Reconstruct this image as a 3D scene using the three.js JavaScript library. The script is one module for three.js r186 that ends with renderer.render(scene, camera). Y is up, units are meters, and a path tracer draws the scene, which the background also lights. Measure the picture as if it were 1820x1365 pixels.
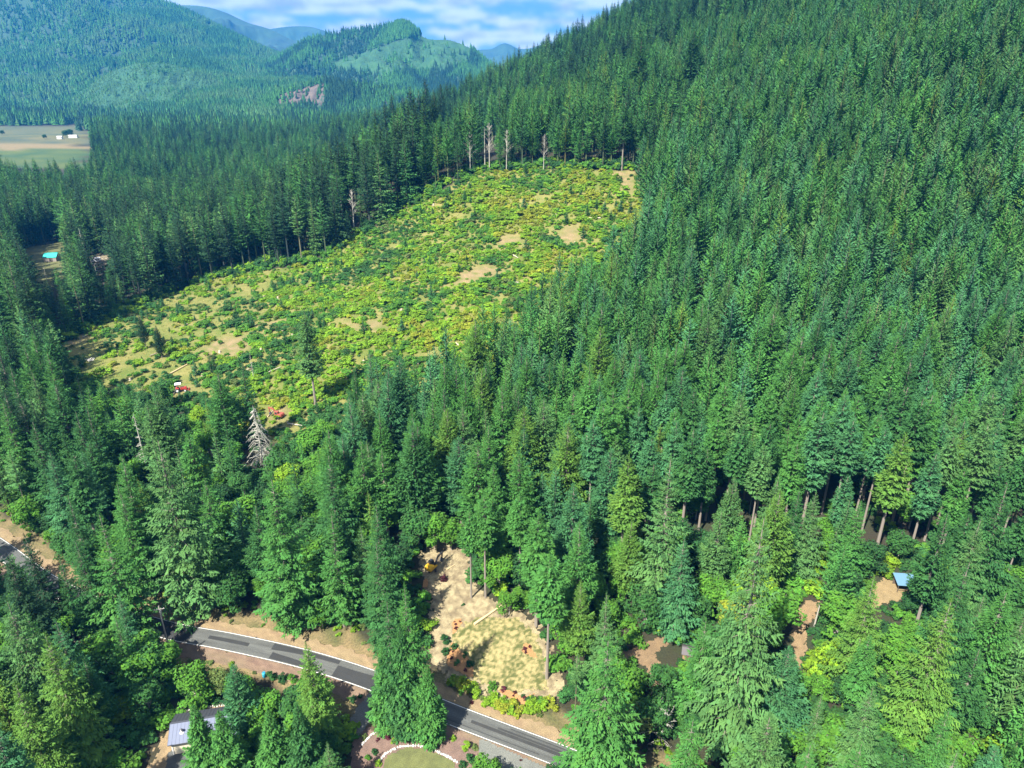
import * as THREE from 'three';
import { mergeGeometries } from 'three/addons/utils/BufferGeometryUtils.js';
import { createNoise2D } from 'simplex-noise';

// ------------------------------------------------------------------ camera, sky, sun, air, exposure
const scene = new THREE.Scene();
const PITCH = 23.6 * Math.PI / 180, EYE = 120, FOCAL = 1264;          // drone 120 m above the road, 24 mm lens
const camera = new THREE.PerspectiveCamera(2 * Math.atan(682.5 / FOCAL) * 180 / Math.PI, 1820 / 1365, 1, 40000);
camera.position.set(0, EYE, 0);
camera.rotation.set(-PITCH, 0, 0);
camera.updateMatrixWorld();
scene.add(camera);

const renderer = new THREE.WebGLRenderer({ antialias: true });
renderer.setSize(1024, 768);
renderer.toneMapping = THREE.LinearToneMapping;
renderer.toneMappingExposure = 3.0;
renderer.shadowMap.enabled = true;

function rngOf(seed) {
  let a = seed >>> 0;
  return () => { a |= 0; a = a + 0x6D2B79F5 | 0; let t = Math.imul(a ^ a >>> 15, 1 | a); t = t + Math.imul(t ^ t >>> 7, 61 | t) ^ t; return ((t ^ t >>> 14) >>> 0) / 4294967296; };
}
const noise2 = createNoise2D(rngOf(11));
const fbm = (x, y, o = 4) => { let s = 0, a = 0.5, f = 1; for (let i = 0; i < o; i++) { s += a * noise2(x * f, y * f); f *= 2.03; a *= 0.5; } return s; };
const clamp = (v, a, b) => Math.max(a, Math.min(b, v));
const smooth = (a, b, v) => { const t = clamp((v - a) / (b - a), 0, 1); return t * t * (3 - 2 * t); };
const mix = (a, b, t) => a + (b - a) * t;

function makeSky() {
  const W = 1536, Hh = 768, data = new Float32Array(W * Hh * 4);
  for (let j = 0; j < Hh; j++) {
    const el = ((j + 0.5) / Hh - 0.5) * Math.PI, y = Math.sin(el);
    for (let i = 0; i < W; i++) {
      const az = ((i + 0.5) / W - 0.5) * 2 * Math.PI, k = (j * W + i) * 4;
      const up = Math.max(y, 0), g = Math.pow(up, 0.45);
      let r = mix(0.30, 0.06, g), gg = mix(0.56, 0.18, g), b = mix(0.86, 0.48, g);
      if (y > 0) {
        const q = 1 / (up + 0.10), px = Math.cos(az) * Math.cos(el) * q, pz = Math.sin(az) * Math.cos(el) * q;
        const n = fbm(px * 1.15 + 3.1, pz * 1.15 - 7.7, 6) + 0.25 * fbm(px * 6, pz * 6, 3);
        const cover = smooth(-0.34, 0.16, n);
        const under = smooth(-0.15, 0.45, fbm(px * 1.9 - 20, pz * 1.9 + 9, 5));
        const lit = mix(0.55, 1.0, 1 - under);
        r = mix(r, 0.92 * lit, cover * 0.9); gg = mix(gg, 0.95 * lit, cover * 0.9); b = mix(b, 0.98 * mix(0.6, 1, lit), cover * 0.9);
      } else { r = 0.10; gg = 0.14; b = 0.12; }
      data[k] = r * 0.47; data[k + 1] = gg * 0.47; data[k + 2] = b * 0.44; data[k + 3] = 1;
    }
  }
  const t = new THREE.DataTexture(data, W, Hh, THREE.RGBAFormat, THREE.FloatType);
  t.mapping = THREE.EquirectangularReflectionMapping; t.magFilter = THREE.LinearFilter; t.minFilter = THREE.LinearFilter;
  t.wrapS = THREE.RepeatWrapping; t.needsUpdate = true;
  return t;
}
scene.background = makeSky();
scene.environment = scene.background;

const sun = new THREE.DirectionalLight(new THREE.Color(1.0, 0.95, 0.85), 5.0);
const SUN = new THREE.Vector3(-0.38, 0.765, 0.52).normalize();         // behind the camera, to the left
sun.position.copy(SUN).multiplyScalar(900);
sun.castShadow = true;
sun.shadow.mapSize.set(4096, 4096);
Object.assign(sun.shadow.camera, { left: -700, right: 700, top: 700, bottom: -700, near: 1, far: 3000 });
scene.add(sun); scene.add(sun.target);
scene.fog = new THREE.FogExp2(new THREE.Color().setRGB(0.03, 0.34, 0.95), 0.000078);

// ------------------------------------------------------------------ helpers
const used = {};
function numbered(n) { const k = used[n] = (used[n] ?? -1) + 1; return k ? `${n}_${String(k).padStart(3, '0')}` : n; }
function tag(o, label, category, group, kind) {
  o.userData = { ...o.userData };
  if (label) o.userData.label = label;
  if (category) o.userData.category = category;
  if (group) o.userData.group = group;
  if (kind) o.userData.kind = kind;
  return o;
}
function shadows(o) { o.traverse(c => { if (c.isMesh) { c.castShadow = true; c.receiveShadow = true; } }); return o; }
function put(name, o, label, category, group, kind) { o.name = numbered(name); tag(o, label, category, group, kind); shadows(o); scene.add(o); return o; }
function part(name, geo, mat, parent, pos) { const m = new THREE.Mesh(geo, mat); m.name = name; if (pos) m.position.set(...pos); parent.add(m); return m; }
const M = (r, g, b, roughness = 0.85, more = {}) => new THREE.MeshStandardMaterial({ color: new THREE.Color().setRGB(r, g, b), roughness, ...more });

// ------------------------------------------------------------------ terrain: surveyed heights joined by a smooth surface
// [x, metres ahead of the camera, height]
const SPOT = [
  [-143, 165, 3], [-119, 149, 2], [-79, 129, 0], [-52, 121, 0], [-30, 114, 0], [-14, 107, 0], [10, 96, 0], [25, 89, 0], [60, 72, 1],
  [-65, 103, -3], [-99, 99, -4], [-19, 154, 8], [93, 135, 8], [38, 119, 3], [64, 123, 5], [-200, 200, 2], [-180, 250, 3],
  [-205, 303, 4], [-131, 257, 6], [-83, 228, 9], [-113, 400, 20], [-205, 413, 3], [-69, 420, 38], [-66, 480, 64], [66, 430, 69],
  [-19, 330, 32], [34, 360, 43], [-63, 280, 20], [-317, 484, 2], [194, 450, 110], [164, 360, 69], [309, 480, 146], [140, 235, 24],
  [133, 170, 11], [14, 165, 7], [17, 215, 13], [20, 260, 22], [65, 1000, 128], [183, 1000, 183], [-29, 1000, 88], [-5, 600, 66],
  [43, 650, 88], [128, 600, 108], [141, 480, 85], [93, 93, 2], [-150, 620, 12], [-130, 760, 16], [-260, 700, 0], [-350, 1000, 0],
  [-190, 1000, 22], [-300, 600, 0], [-400, 300, 0], [-300, 130, 0], [-300, 30, -5], [0, 0, -8], [-100, 0, -9], [120, 0, -2], [200, 90, 14],
  [300, 170, 44], [350, 260, 78], [500, 480, 215], [400, 1000, 270], [70, 1400, 112], [-170, 1400, 30], [-420, 1400, 0], [400, 1500, 280],
  [-700, 1000, 0], [-700, 500, 0], [-700, 0, 0], [500, 0, 60], [800, 600, 290], [800, 1400, 340], [-60, 1900, 30], [-520, 1900, 0],
  [450, 2000, 240], [1100, 1500, 380], [-1100, 1500, 0], [-1100, 700, 0], [-150, 2600, 4], [400, 2700, 120], [-900, 2500, 0],
];
const RB = (() => {
  const n = SPOT.length, N = n + 3, A = Array.from({ length: N }, () => new Float64Array(N + 1));
  const ph = (a, b) => Math.sqrt((a[0] - b[0]) ** 2 + (a[1] - b[1]) ** 2 + 900);
  for (let i = 0; i < n; i++) {
    for (let j = 0; j < n; j++) A[i][j] = ph(SPOT[i], SPOT[j]);
    A[i][i] -= 4;
    A[i][n] = A[n][i] = 1; A[i][n + 1] = A[n + 1][i] = SPOT[i][0] / 1000; A[i][n + 2] = A[n + 2][i] = SPOT[i][1] / 1000;
    A[i][N] = SPOT[i][2];
  }
  for (let c = 0; c < N; c++) {
    let p = c; for (let r = c + 1; r < N; r++) if (Math.abs(A[r][c]) > Math.abs(A[p][c])) p = r;
    [A[c], A[p]] = [A[p], A[c]];
    for (let r = c + 1; r < N; r++) { const f = A[r][c] / A[c][c]; if (f) for (let k = c; k <= N; k++) A[r][k] -= f * A[c][k]; }
  }
  const w = new Float64Array(N);
  for (let r = N - 1; r >= 0; r--) { let s = A[r][N]; for (let k = r + 1; k < N; k++) s -= A[r][k] * w[k]; w[r] = s / A[r][r]; }
  return w;
})();
function height(x, D) {
  const n = SPOT.length;
  const cx = clamp(x, -1100, 1100), cd = clamp(D, -50, 2600);
  let s = RB[n] + RB[n + 1] * cx / 1000 + RB[n + 2] * cd / 1000;
  for (let i = 0; i < n; i++) { const p = SPOT[i], dx = cx - p[0], dd = cd - p[1]; s += RB[i] * Math.sqrt(dx * dx + dd * dd + 900); }
  s *= 1 - smooth(1900, 3200, D) * (1 - 0.0);
  const away = smooth(450, 1500, D);
  s += away * 0.06 * Math.max(s, 0) * fbm(x / 160, D / 160, 3);
  return s;
}
const P3 = (x, D, y) => new THREE.Vector3(x, y ?? height(x, D), -D);
// photo pixel -> sight line -> where it meets the terrain (lift: height of what is seen above the ground)
const cp = Math.cos(PITCH), sp = Math.sin(PITCH);
function sight(px, py) { const X = (px - 910) / FOCAL, Y = -(py - 682.5) / FOCAL; return [X, Y * cp - sp, cp + Y * sp]; }
function ground(px, py, lift = 0) {
  const [X, dy, dD] = sight(px, py);
  let t = 40, step = 2, last = t;
  for (; t < 5000; t += step) {
    if (EYE + dy * t < height(X * t, dD * t) + lift) { let a = last, b = t; for (let k = 0; k < 18; k++) { const m = (a + b) / 2; if (EYE + dy * m < height(X * m, dD * m) + lift) b = m; else a = m; } t = (a + b) / 2; break; }
    last = t; step = Math.max(2, t * 0.01);
  }
  return [X * t, dD * t];
}
function project(x, y, D) {
  const yy = y - EYE, zc = D * cp - yy * sp, yc = D * sp + yy * cp;
  return [910 + FOCAL * x / zc, 682.5 - FOCAL * yc / zc, zc];
}
function inside(p, poly) {
  let c = false;
  for (let i = 0, j = poly.length - 1; i < poly.length; j = i++) {
    const a = poly[i], b = poly[j];
    if ((a[1] > p[1]) !== (b[1] > p[1]) && p[0] < (b[0] - a[0]) * (p[1] - a[1]) / (b[1] - a[1]) + a[0]) c = !c;
  }
  return c;
}
const land = poly => poly.map(p => ground(...p));
function box2(poly) { let a = 1e9, b = -1e9, c = 1e9, d = -1e9; for (const [x, y] of poly) { a = Math.min(a, x); b = Math.max(b, x); c = Math.min(c, y); d = Math.max(d, y); } return [a, b, c, d]; }
const within = (p, poly) => { const b = poly.bb ??= box2(poly); return p[0] > b[0] && p[0] < b[1] && p[1] > b[2] && p[1] < b[3] && inside(p, poly); };

// areas on the ground
const cutArea = land([[100, 618], [200, 566], [300, 523], [370, 498], [450, 482], [560, 470], [640, 422], [720, 372], [790, 336], [850, 306], [960, 300], [1060, 303], [1128, 303], [1140, 350], [1155, 420], [1110, 500], [1020, 540], [960, 590], [900, 640], [830, 690], [790, 730], [735, 760], [690, 780], [600, 790], [500, 790], [400, 750], [320, 725], [220, 705], [120, 665]]);
const clearing = land([[746, 990], [760, 972], [790, 957], [824, 948], [833, 990], [838, 1035], [862, 1058], [915, 1076], [958, 1110], [975, 1150], [990, 1185], [1004, 1230], [965, 1265], [900, 1248], [850, 1232], [796, 1212], [772, 1185], [766, 1120], [762, 1060], [750, 1020]]);
const lawnArea = land([[795, 1165], [812, 1118], [850, 1098], [920, 1100], [952, 1130], [968, 1180], [976, 1222], [905, 1232], [848, 1212], [822, 1180]]);
const meadow = land([[-120, 222], [40, 224], [158, 222], [164, 262], [166, 300], [90, 300], [-120, 300]]);
const pasture = land([[405, 196], [440, 190], [500, 186], [500, 196], [440, 204]]);
const tealYard = land([[22, 490], [48, 440], [112, 430], [140, 450], [132, 492], [70, 520]]);
const campYard = land([[150, 470], [165, 452], [210, 448], [225, 462], [200, 480]]);
const trackA = land([[1408, 1182], [1408, 1120], [1416, 1080], [1432, 1068], [1462, 1070], [1456, 1090], [1440, 1106], [1434, 1140], [1430, 1188]]);
const trackB = land([[1530, 1088], [1545, 1068], [1553, 1034], [1572, 1026], [1600, 1036], [1622, 1050], [1608, 1062], [1580, 1072]]);
const trackC = land([[1098, 1180], [1100, 1160], [1130, 1148], [1180, 1132], [1205, 1130], [1190, 1146], [1160, 1160], [1172, 1180], [1172, 1218], [1162, 1228], [1150, 1190], [1130, 1172]]);
const gardenArea = land([[640, 1300], [690, 1285], [760, 1290], [830, 1315], [850, 1340], [860, 1380], [620, 1380], [625, 1320]]);
const yardLeft = land([[262, 1362], [285, 1325], [305, 1280], [340, 1262], [400, 1250], [430, 1258], [420, 1290], [400, 1400], [240, 1400]]);
const roadLine = [[-330, 760], [-150, 880], [0, 975], [78, 1032], [180, 1082], [300, 1121], [405, 1141], [545, 1173], [672, 1214], [790, 1265], [1000, 1346], [1100, 1388], [1230, 1445]].map(p => ground(...p));
const roadCurve = new THREE.CatmullRomCurve3(roadLine.map(([x, D]) => new THREE.Vector3(x, 0, -D)), false, 'centripetal');
const ROADPTS = roadCurve.getSpacedPoints(220);
function roadDistance(x, D) { let m = 1e9; for (let i = 0; i < ROADPTS.length; i++) { const p = ROADPTS[i], d = (p.x - x) ** 2 + (-p.z - D) ** 2; if (d < m) m = d; } return Math.sqrt(m); }

// bare soil showing through on the logged slope: strips and patches read off the photograph
const barePatches = [[[350, 625], [400, 598], [440, 596], [452, 622], [410, 632]], [[808, 492], [830, 474], [880, 470], [896, 486], [850, 498], [815, 510]], [[1085, 300], [1128, 300], [1128, 350], [1105, 345], [1100, 318]], [[105, 615], [150, 590], [170, 590], [140, 618]], [[468, 745], [480, 722], [505, 716], [520, 742], [498, 762], [478, 760]], [[590, 565], [640, 578], [680, 560], [680, 590], [630, 590]], [[990, 410], [1030, 395], [1035, 430], [1000, 440]], [[420, 452], [470, 575], [520, 560], [470, 590]], [[300, 690], [340, 688], [345, 702], [305, 704]], [[880, 420], [925, 415], [930, 432], [885, 440]]].map(land);

// ------------------------------------------------------------------ ground
const fineTex = (() => {                                             // soil and litter grain
  const n = 512, d = new Uint8Array(n * n * 4), r = rngOf(5);
  for (let i = 0; i < n * n; i++) { const v = 175 + 80 * (r() - 0.5) + 40 * fbm((i % n) / 40, Math.floor(i / n) / 40, 3); d[i * 4] = v; d[i * 4 + 1] = v * 0.99; d[i * 4 + 2] = v * 0.96; d[i * 4 + 3] = 255; }
  const t = new THREE.DataTexture(d, n, n); t.wrapS = t.wrapT = THREE.RepeatWrapping; t.magFilter = THREE.LinearFilter; t.colorSpace = THREE.SRGBColorSpace; t.needsUpdate = true; return t;
})();
function groundColor(x, D, out) {
  const n1 = fbm(x / 23, D / 23, 4), n2 = fbm(x / 5 + 40, D / 5, 3);
  let c = [0.055 + 0.03 * n1, 0.052 + 0.02 * n2, 0.026];              // needle litter
  const pt = [x, D];
  if (within(pt, cutArea)) {
    const dry = clamp(0.42 + 0.8 * n1 + 0.5 * n2, 0, 1);
    c = [mix(0.19, 0.44, dry), mix(0.27, 0.40, dry), mix(0.035, 0.12, dry)];
    let soil = 0; for (const b of barePatches) for (let k = 0; k < 6; k++) if (within([x + 6 * n2 + 3.2 * Math.cos(k * 1.05), D + 6 * n1 + 5 * Math.sin(k * 1.05)], b)) soil += 1 / 6;
    soil = clamp(soil * (0.75 + 1.2 * n2), 0, 1); c = [mix(c[0], 0.46 + 0.14 * n2, soil), mix(c[1], 0.335 + 0.11 * n2, soil), mix(c[2], 0.18 + 0.06 * n2, soil)];
  } else if (within([x + (D < 1600 ? 70 : 0) * n1 + 14 * n2, D], meadow)) {
    const g = clamp(0.5 + 1.3 * n1 + 0.8 * fbm(x / 90, D / 160, 3), 0, 1);
    c = D < 1310 + 90 * n1 ? [mix(0.05, 0.16, g), mix(0.15, 0.23, g), 0.04] : D < 1400 + 30 * n1 ? [0.40, 0.31, 0.15] : D < 1520 + 40 * n1 ? [mix(0.11, 0.26, g), mix(0.16, 0.25, g), 0.10] : [mix(0.12, 0.24, g), mix(0.17, 0.24, g), 0.08];
  } else if (within(pt, pasture)) c = [0.10, 0.26, 0.06];
  else if (within(pt, tealYard)) c = [0.22, 0.24, 0.08];
  else if (within(pt, campYard)) c = [0.42, 0.36, 0.24];
  else if (D < 190 && roadDistance(x, D) < 8.5 + 3 * n1) { const q = clamp(0.5 + 1.4 * n2, 0, 1); c = [mix(0.16, 0.42, q), mix(0.17, 0.31, q), mix(0.06, 0.16, q)]; }
  else { const q = clamp(0.4 + 1.2 * n1, 0, 1); c = D < 260 ? [mix(0.06, 0.045, q), mix(0.05, 0.075, q), 0.025] : c; }
  if (D > 2500) c = [0.03, 0.07, 0.03];
  out.push(...c);
}
{
  const xs = [], ds = [];
  for (let x = -420; x <= 420; x += 2.5) xs.push(x);
  for (let x = 424, s = 4; x < 7500; s *= 1.09, x += s) { xs.push(x); xs.unshift(-x); }
  for (let d = -80; d <= 560; d += 2.5) ds.push(d);
  for (let d = 563, s = 3; d < 9000; s *= 1.05, d += s) ds.push(d);
  const pos = [], col = [], uv = [], idx = [], nx = xs.length;
  for (const D of ds) for (const x of xs) { pos.push(x, height(x, D), -D); groundColor(x, D, col); uv.push(x / 9, D / 9); }
  for (let j = 0; j + 1 < ds.length; j++) for (let i = 0; i + 1 < nx; i++) { const a = j * nx + i; idx.push(a, a + 1, a + nx, a + 1, a + nx + 1, a + nx); }
  const g = new THREE.BufferGeometry();
  g.setAttribute('position', new THREE.Float32BufferAttribute(pos, 3)); g.setAttribute('color', new THREE.Float32BufferAttribute(col, 3)); g.setAttribute('uv', new THREE.Float32BufferAttribute(uv, 2));
  g.setIndex(idx); g.computeVertexNormals();
  put('ground', new THREE.Mesh(g, new THREE.MeshStandardMaterial({ vertexColors: true, map: fineTex, roughness: 0.97 })), null, null, null, 'structure');
}

// ------------------------------------------------------------------ far hills: crest lines with a slope falling towards the valley
const hillSurfaces = [];
// back: how far the far side is shifted and how long the near slope is
function hill(name, crest, near, far, colorAt, label) {
  const pts = crest.map(([px, py, D]) => { const [X, dy, dD] = sight(px, py), t = D / dD; return new THREE.Vector3(X * t, EYE + dy * t, -D); });
  const c = new THREE.CatmullRomCurve3(pts, false, 'centripetal'), N = 150, R = 70, S = 24;
  const pos = [], col = [], idx = [], rows = [];
  for (let j = 0; j <= R + S; j++) {
    const s = j <= R ? j / R : 1 + (j - R) / S, row = [];            // 0 foot, 1 crest, 2 far foot
    for (let i = 0; i <= N; i++) {
      const p = c.getPoint(i / N), end = smooth(0, 0.08, i / N) * smooth(0, 0.08, 1 - i / N);
      const D0 = -p.z, f = s <= 1 ? s : 2 - s;
      const D = s <= 1 ? D0 - near * (1 - s) : D0 + far * (s - 1), x = p.x * (s <= 1 ? mix(1, D / D0, 0.75) : 1);
      const w = s <= 1 ? Math.pow(f, 1.15) : f;
      const gully = (s <= 1 ? 1 : 0.4) * f * (1 - Math.pow(f, 3)) * (fbm(x / (near * 0.28), D / (near * 0.55), 4)) * 0.55;
      const y = Math.max(-12, (p.y + 12) * (w + gully) * (0.25 + 0.75 * end) - 12);
      row.push([x, y, D]); pos.push(x, y, -D); col.push(...colorAt(x, D, i / N, f, y));
    }
    rows.push(row);
  }
  for (let j = 0; j < R + S; j++) for (let i = 0; i < N; i++) { const a = j * (N + 1) + i, b = a + N + 1; idx.push(a, a + 1, b, a + 1, b + 1, b); }
  const g = new THREE.BufferGeometry();
  g.setAttribute('position', new THREE.Float32BufferAttribute(pos, 3)); g.setAttribute('color', new THREE.Float32BufferAttribute(col, 3)); g.setIndex(idx); g.computeVertexNormals();
  put(name, new THREE.Mesh(g, new THREE.MeshStandardMaterial({ vertexColors: true, roughness: 0.95 })), label, null, null, 'structure');
  hillSurfaces.push({ rows, N, R });
  return hillSurfaces[hillSurfaces.length - 1];
}
const darkFloor = (x, D) => { const n = fbm(x / 90, D / 90, 4); return [0.024 + 0.02 * Math.max(n, 0), 0.066 + 0.05 * n * 0.6, 0.034]; };
const scrub = (x, D) => { const n = fbm(x / 60, D / 60, 4); return [0.026 + 0.02 * n, 0.088 + 0.04 * n, 0.032]; };
const farRock = (x, D) => { const n = fbm(x / 300, D / 300, 4); return [0.03 + 0.015 * n, 0.07 + 0.03 * n, 0.05]; };
const bigHill = hill('mountain', [[-420, -230, 5600], [-250, -170, 5400], [-60, -100, 5200], [150, -48, 5000], [290, 4, 4800], [380, 44, 4600], [470, 90, 4300], [545, 118, 4100], [620, 135, 3900]], 2300, 2000, darkFloor, 'forested mountainside rising at the left of the valley');
hill('mountain', [[180, 40, 6600], [250, 24, 6600], [310, 10, 6600], [365, 12, 6600], [400, 22, 6600], [440, 40, 6600], [480, 52, 6600], [530, 76, 6600], [620, 105, 6600]], 1800, 1500, farRock, 'blue ridge behind the left mountainside');
hill('mountain', [[380, 90, 7800], [440, 64, 7800], [490, 50, 7800], [545, 47, 7800], [575, 54, 7800], [640, 85, 7800], [720, 110, 7800]], 1500, 1200, farRock, 'low blue ridge farthest to the left');
hill('mountain', [[760, 122, 7800], [820, 102, 7800], [850, 89, 7800], [872, 87, 7800], [897, 77, 7800], [925, 87, 7800], [945, 85, 7800], [965, 80, 7800], [988, 92, 7800], [1040, 105, 7800], [1120, 120, 7800]], 1500, 1200, farRock, 'blue twin peaked mountain in the gap at the far end of the valley');
const cutEdge = (x, D) => { const p = project(x, 120, D); return p; };
const midIsCut = (x, D, y) => { const p = project(x, y, D); return inside(p, [[752, 60], [810, 66], [835, 85], [838, 112], [790, 128], [700, 132], [610, 128], [590, 112], [650, 92], [700, 74]]); };
const midHill = hill('hill', [[380, 165, 3500], [430, 140, 3600], [490, 105, 3700], [560, 68, 3750], [640, 54, 3750], [700, 45, 3700], [716, 43, 3680], [737, 52, 3660], [756, 68, 3640], [800, 72, 3600], [835, 86, 3560], [865, 112, 3520], [910, 138, 3480], [980, 158, 3450]], 1000, 900, (x, D, u, f, y) => midIsCut(x, D, y) ? scrub(x, D) : darkFloor(x, D), 'peaked hill at the head of the valley with a pale logged right flank');
const bumpHill = hill('hill', [[60, 190, 2900], [110, 182, 2900], [150, 158, 2880], [190, 132, 2860], [245, 113, 2840], [290, 112, 2830], [340, 126, 2820], [385, 144, 2810], [440, 154, 2800], [500, 172, 2800]], 420, 500, (x, D, u, f) => scrub(x, D), 'rounded pale green knoll on the valley floor at the left');
const scarHill = hill('hill', [[440, 186, 2350], [490, 170, 2350], [530, 158, 2350], [575, 146, 2350], [605, 150, 2350], [660, 156, 2350], [730, 166, 2350], [800, 172, 2350]], 260, 400, (x, D, u, f) => { const n = fbm(x / 25, D / 25, 4); return u > 0.14 && u < 0.46 && f > 0.42 + 0.6 * n + 1.6 * Math.abs(u - 0.31) ? [0.10 + 0.07 * n, 0.078 + 0.05 * n, 0.062 + 0.04 * n] : u >= 0.46 && n > 0.12 ? [0.075, 0.068, 0.055] : darkFloor(x, D); }, 'low hillock with a bare brown logged face in mid valley');

// ------------------------------------------------------------------ sheets of soil, gravel, lawn and asphalt laid on the terrain
const matSheet = new THREE.MeshStandardMaterial({ vertexColors: true, map: fineTex, roughness: 0.96 });
function sheet(name, poly, cell, lift, colorAt, rough = 0, label) {
  const [a, b, c, d] = box2(poly), pos = [], col = [], uv = [], idx = [], id = new Map();
  const vert = (i, j) => {
    const key = i * 100003 + j; if (id.has(key)) return id.get(key);
    const x = a + i * cell, D = c + j * cell, n = pos.length / 3; pos.push(x, height(x, D) + lift, -D); uv.push(x / 4, D / 4); col.push(...colorAt(x, D)); id.set(key, n); return n;
  };
  for (let i = 0; a + i * cell < b; i++) for (let j = 0; c + j * cell < d; j++) {
    const x = a + (i + 0.5) * cell, D = c + (j + 0.5) * cell;
    if (!inside([x + rough * fbm(x / 3, D / 3, 3), D + rough * fbm(x / 3 + 50, D / 3, 3)], poly)) continue;
    const v0 = vert(i, j), v1 = vert(i + 1, j), v2 = vert(i + 1, j + 1), v3 = vert(i, j + 1);
    idx.push(v0, v1, v2, v0, v2, v3);
  }
  const g = new THREE.BufferGeometry();
  g.setAttribute('position', new THREE.Float32BufferAttribute(pos, 3)); g.setAttribute('color', new THREE.Float32BufferAttribute(col, 3)); g.setAttribute('uv', new THREE.Float32BufferAttribute(uv, 2)); g.setIndex(idx); g.computeVertexNormals();
  return put(name, new THREE.Mesh(g, matSheet), label, null, null, 'structure');
}
const ROADLEN = roadCurve.getLength();
function ribbon(s0, s1, w0, w1, lift, step, colorAt, across = 6, edge = 0) {  // strip along the road between two offsets from its middle (positive: far side)
  const pos = [], col = [], uv = [], idx = [], n = Math.max(2, Math.ceil((s1 - s0) / step));
  for (let i = 0; i <= n; i++) {
    const s = mix(s0, s1, i / n), u = clamp(s / ROADLEN, 0, 1), p = roadCurve.getPointAt(u), t = roadCurve.getTangentAt(u);
    for (let k = 0; k <= across; k++) {
      let w = mix(w0, w1, k / across);
      if (edge) w += (k === 0 ? -1 : k === across ? 1 : 0) * edge * fbm(s / 4, w, 3);
      const x = p.x + t.z * w, D = -p.z + t.x * w;
      const yl = height(p.x + t.z * w0, -p.z + t.x * w0), yr = height(p.x + t.z * w1, -p.z + t.x * w1);
      pos.push(x, (edge ? height(x, D) : mix(yl, yr, k / across)) + lift, -D); uv.push(s / 4, w / 4); col.push(...colorAt(s, w));
    }
  }
  for (let i = 0; i < n; i++) for (let k = 0; k < across; k++) { const a = i * (across + 1) + k, b = a + across + 1; idx.push(a, b, a + 1, a + 1, b, b + 1); }
  const g = new THREE.BufferGeometry();
  g.setAttribute('position', new THREE.Float32BufferAttribute(pos, 3)); g.setAttribute('color', new THREE.Float32BufferAttribute(col, 3)); g.setAttribute('uv', new THREE.Float32BufferAttribute(uv, 2)); g.setIndex(idx); g.computeVertexNormals();
  return g;
}
function roadAt(px) { let best = 0, m = 1e9; for (let i = 0; i <= 400; i++) { const p = roadCurve.getPointAt(i / 400), q = project(p.x, height(p.x, -p.z), -p.z); const d = Math.abs(q[0] - px); if (d < m) { m = d; best = i / 400; } } return best * ROADLEN; }
const HALF = 2.4;
{
  const sh = (base) => (s, w) => { const n = fbm(s / 3, w / 2, 4), m = fbm(s / 14, w / 5 + 9, 3); return base.map((c, i) => c * (1 + 0.35 * n) + (i === 1 ? 0.03 * m : 0)); };
  put('road_shoulder', new THREE.Mesh(ribbon(0, ROADLEN, HALF - 0.3, HALF + 2.6, 0.06, 0.8, sh([0.46, 0.34, 0.20]), 8, 1.3), matSheet), 'tan dirt shoulder along the uphill side of the road', null, null, 'structure');
  put('road_shoulder', new THREE.Mesh(ribbon(0, ROADLEN, -HALF - 3.2, -HALF + 0.3, 0.06, 0.8, sh([0.34, 0.24, 0.17]), 8, 1.0), matSheet), 'reddish gravel shoulder along the downhill side of the road', null, null, 'structure');
  const asphalt = new THREE.MeshStandardMaterial({ vertexColors: true, map: fineTex, roughness: 0.8 });
  const road = new THREE.Mesh(ribbon(0, ROADLEN, -HALF, HALF, 0.16, 1, (s, w) => {
    const n = fbm(s / 9, w * 0.7, 4), streak = fbm(s / 30, w * 2.2, 3), wheel = Math.exp(-((Math.abs(w) - 1.2) ** 2) / 0.2);
    const v = 0.19 + 0.05 * n + 0.05 * streak - 0.03 * wheel; return [v * 0.93, v * 1.0, v * 1.0];
  }, 24), asphalt);
  put('road', road, 'grey two lane asphalt road crossing the lower left of the scene', null, null, 'structure');
  const white = M(0.74, 0.72, 0.66, 0.7);
  const one = () => [1, 1, 1];
  for (const s of [-1, 1]) { const m = part('edge_line', ribbon(0, ROADLEN, s * (HALF - 0.2) - 0.05, s * (HALF - 0.2) + 0.05, 0.168, 1, one, 1), white, road); m.castShadow = true; }
  const tarAndShade = new THREE.MeshStandardMaterial({ vertexColors: true, map: fineTex, roughness: 0.75 });
  const patchShadeCol = (s, w) => { const v = 0.048 + 0.014 * fbm(s / 4, w, 3); return [v, v * 1.1, v * 1.2]; };
  const patches = [[255, 345, -2.1, 2.1], [372, 440, -0.2, 0.7], [478, 600, 0.1, 1.9], [487, 560, -1.9, 0.05], [596, 700, -2.0, 1.2], [700, 772, -2.0, 1.9]];  // first strip is shade painted across the road, the rest are asphalt patches
  for (const [p0, p1, w0, w1] of patches) part('patch_and_shade', ribbon(roadAt(p0), roadAt(p1), w0, w1, 0.164, 1, patchShadeCol, 6), tarAndShade, road);
  for (const [p0, p1, w, k] of [[840, 1060, 0.1, 0.35], [880, 1060, 0.75, 0.22], [800, 960, -1.3, 0.08], [905, 1010, 1.5, 0.1]]) part('tar_seal', ribbon(roadAt(p0), roadAt(p1), w - k, w + k, 0.164, 1, (s) => { const v = 0.06 + 0.02 * fbm(s, 1, 2); return [v, v * 1.05, v * 1.08]; }, 2), tarAndShade, road);
  shadows(road);
}
const gravel = (r, g, b, k = 0.25) => (x, D) => { const n = fbm(x / 2.2, D / 2.2, 4), m = fbm(x / 9, D / 9, 3); return [r * (1 + k * n + 0.15 * m), g * (1 + k * n + 0.12 * m), b * (1 + k * n + 0.1 * m)]; };
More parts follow.
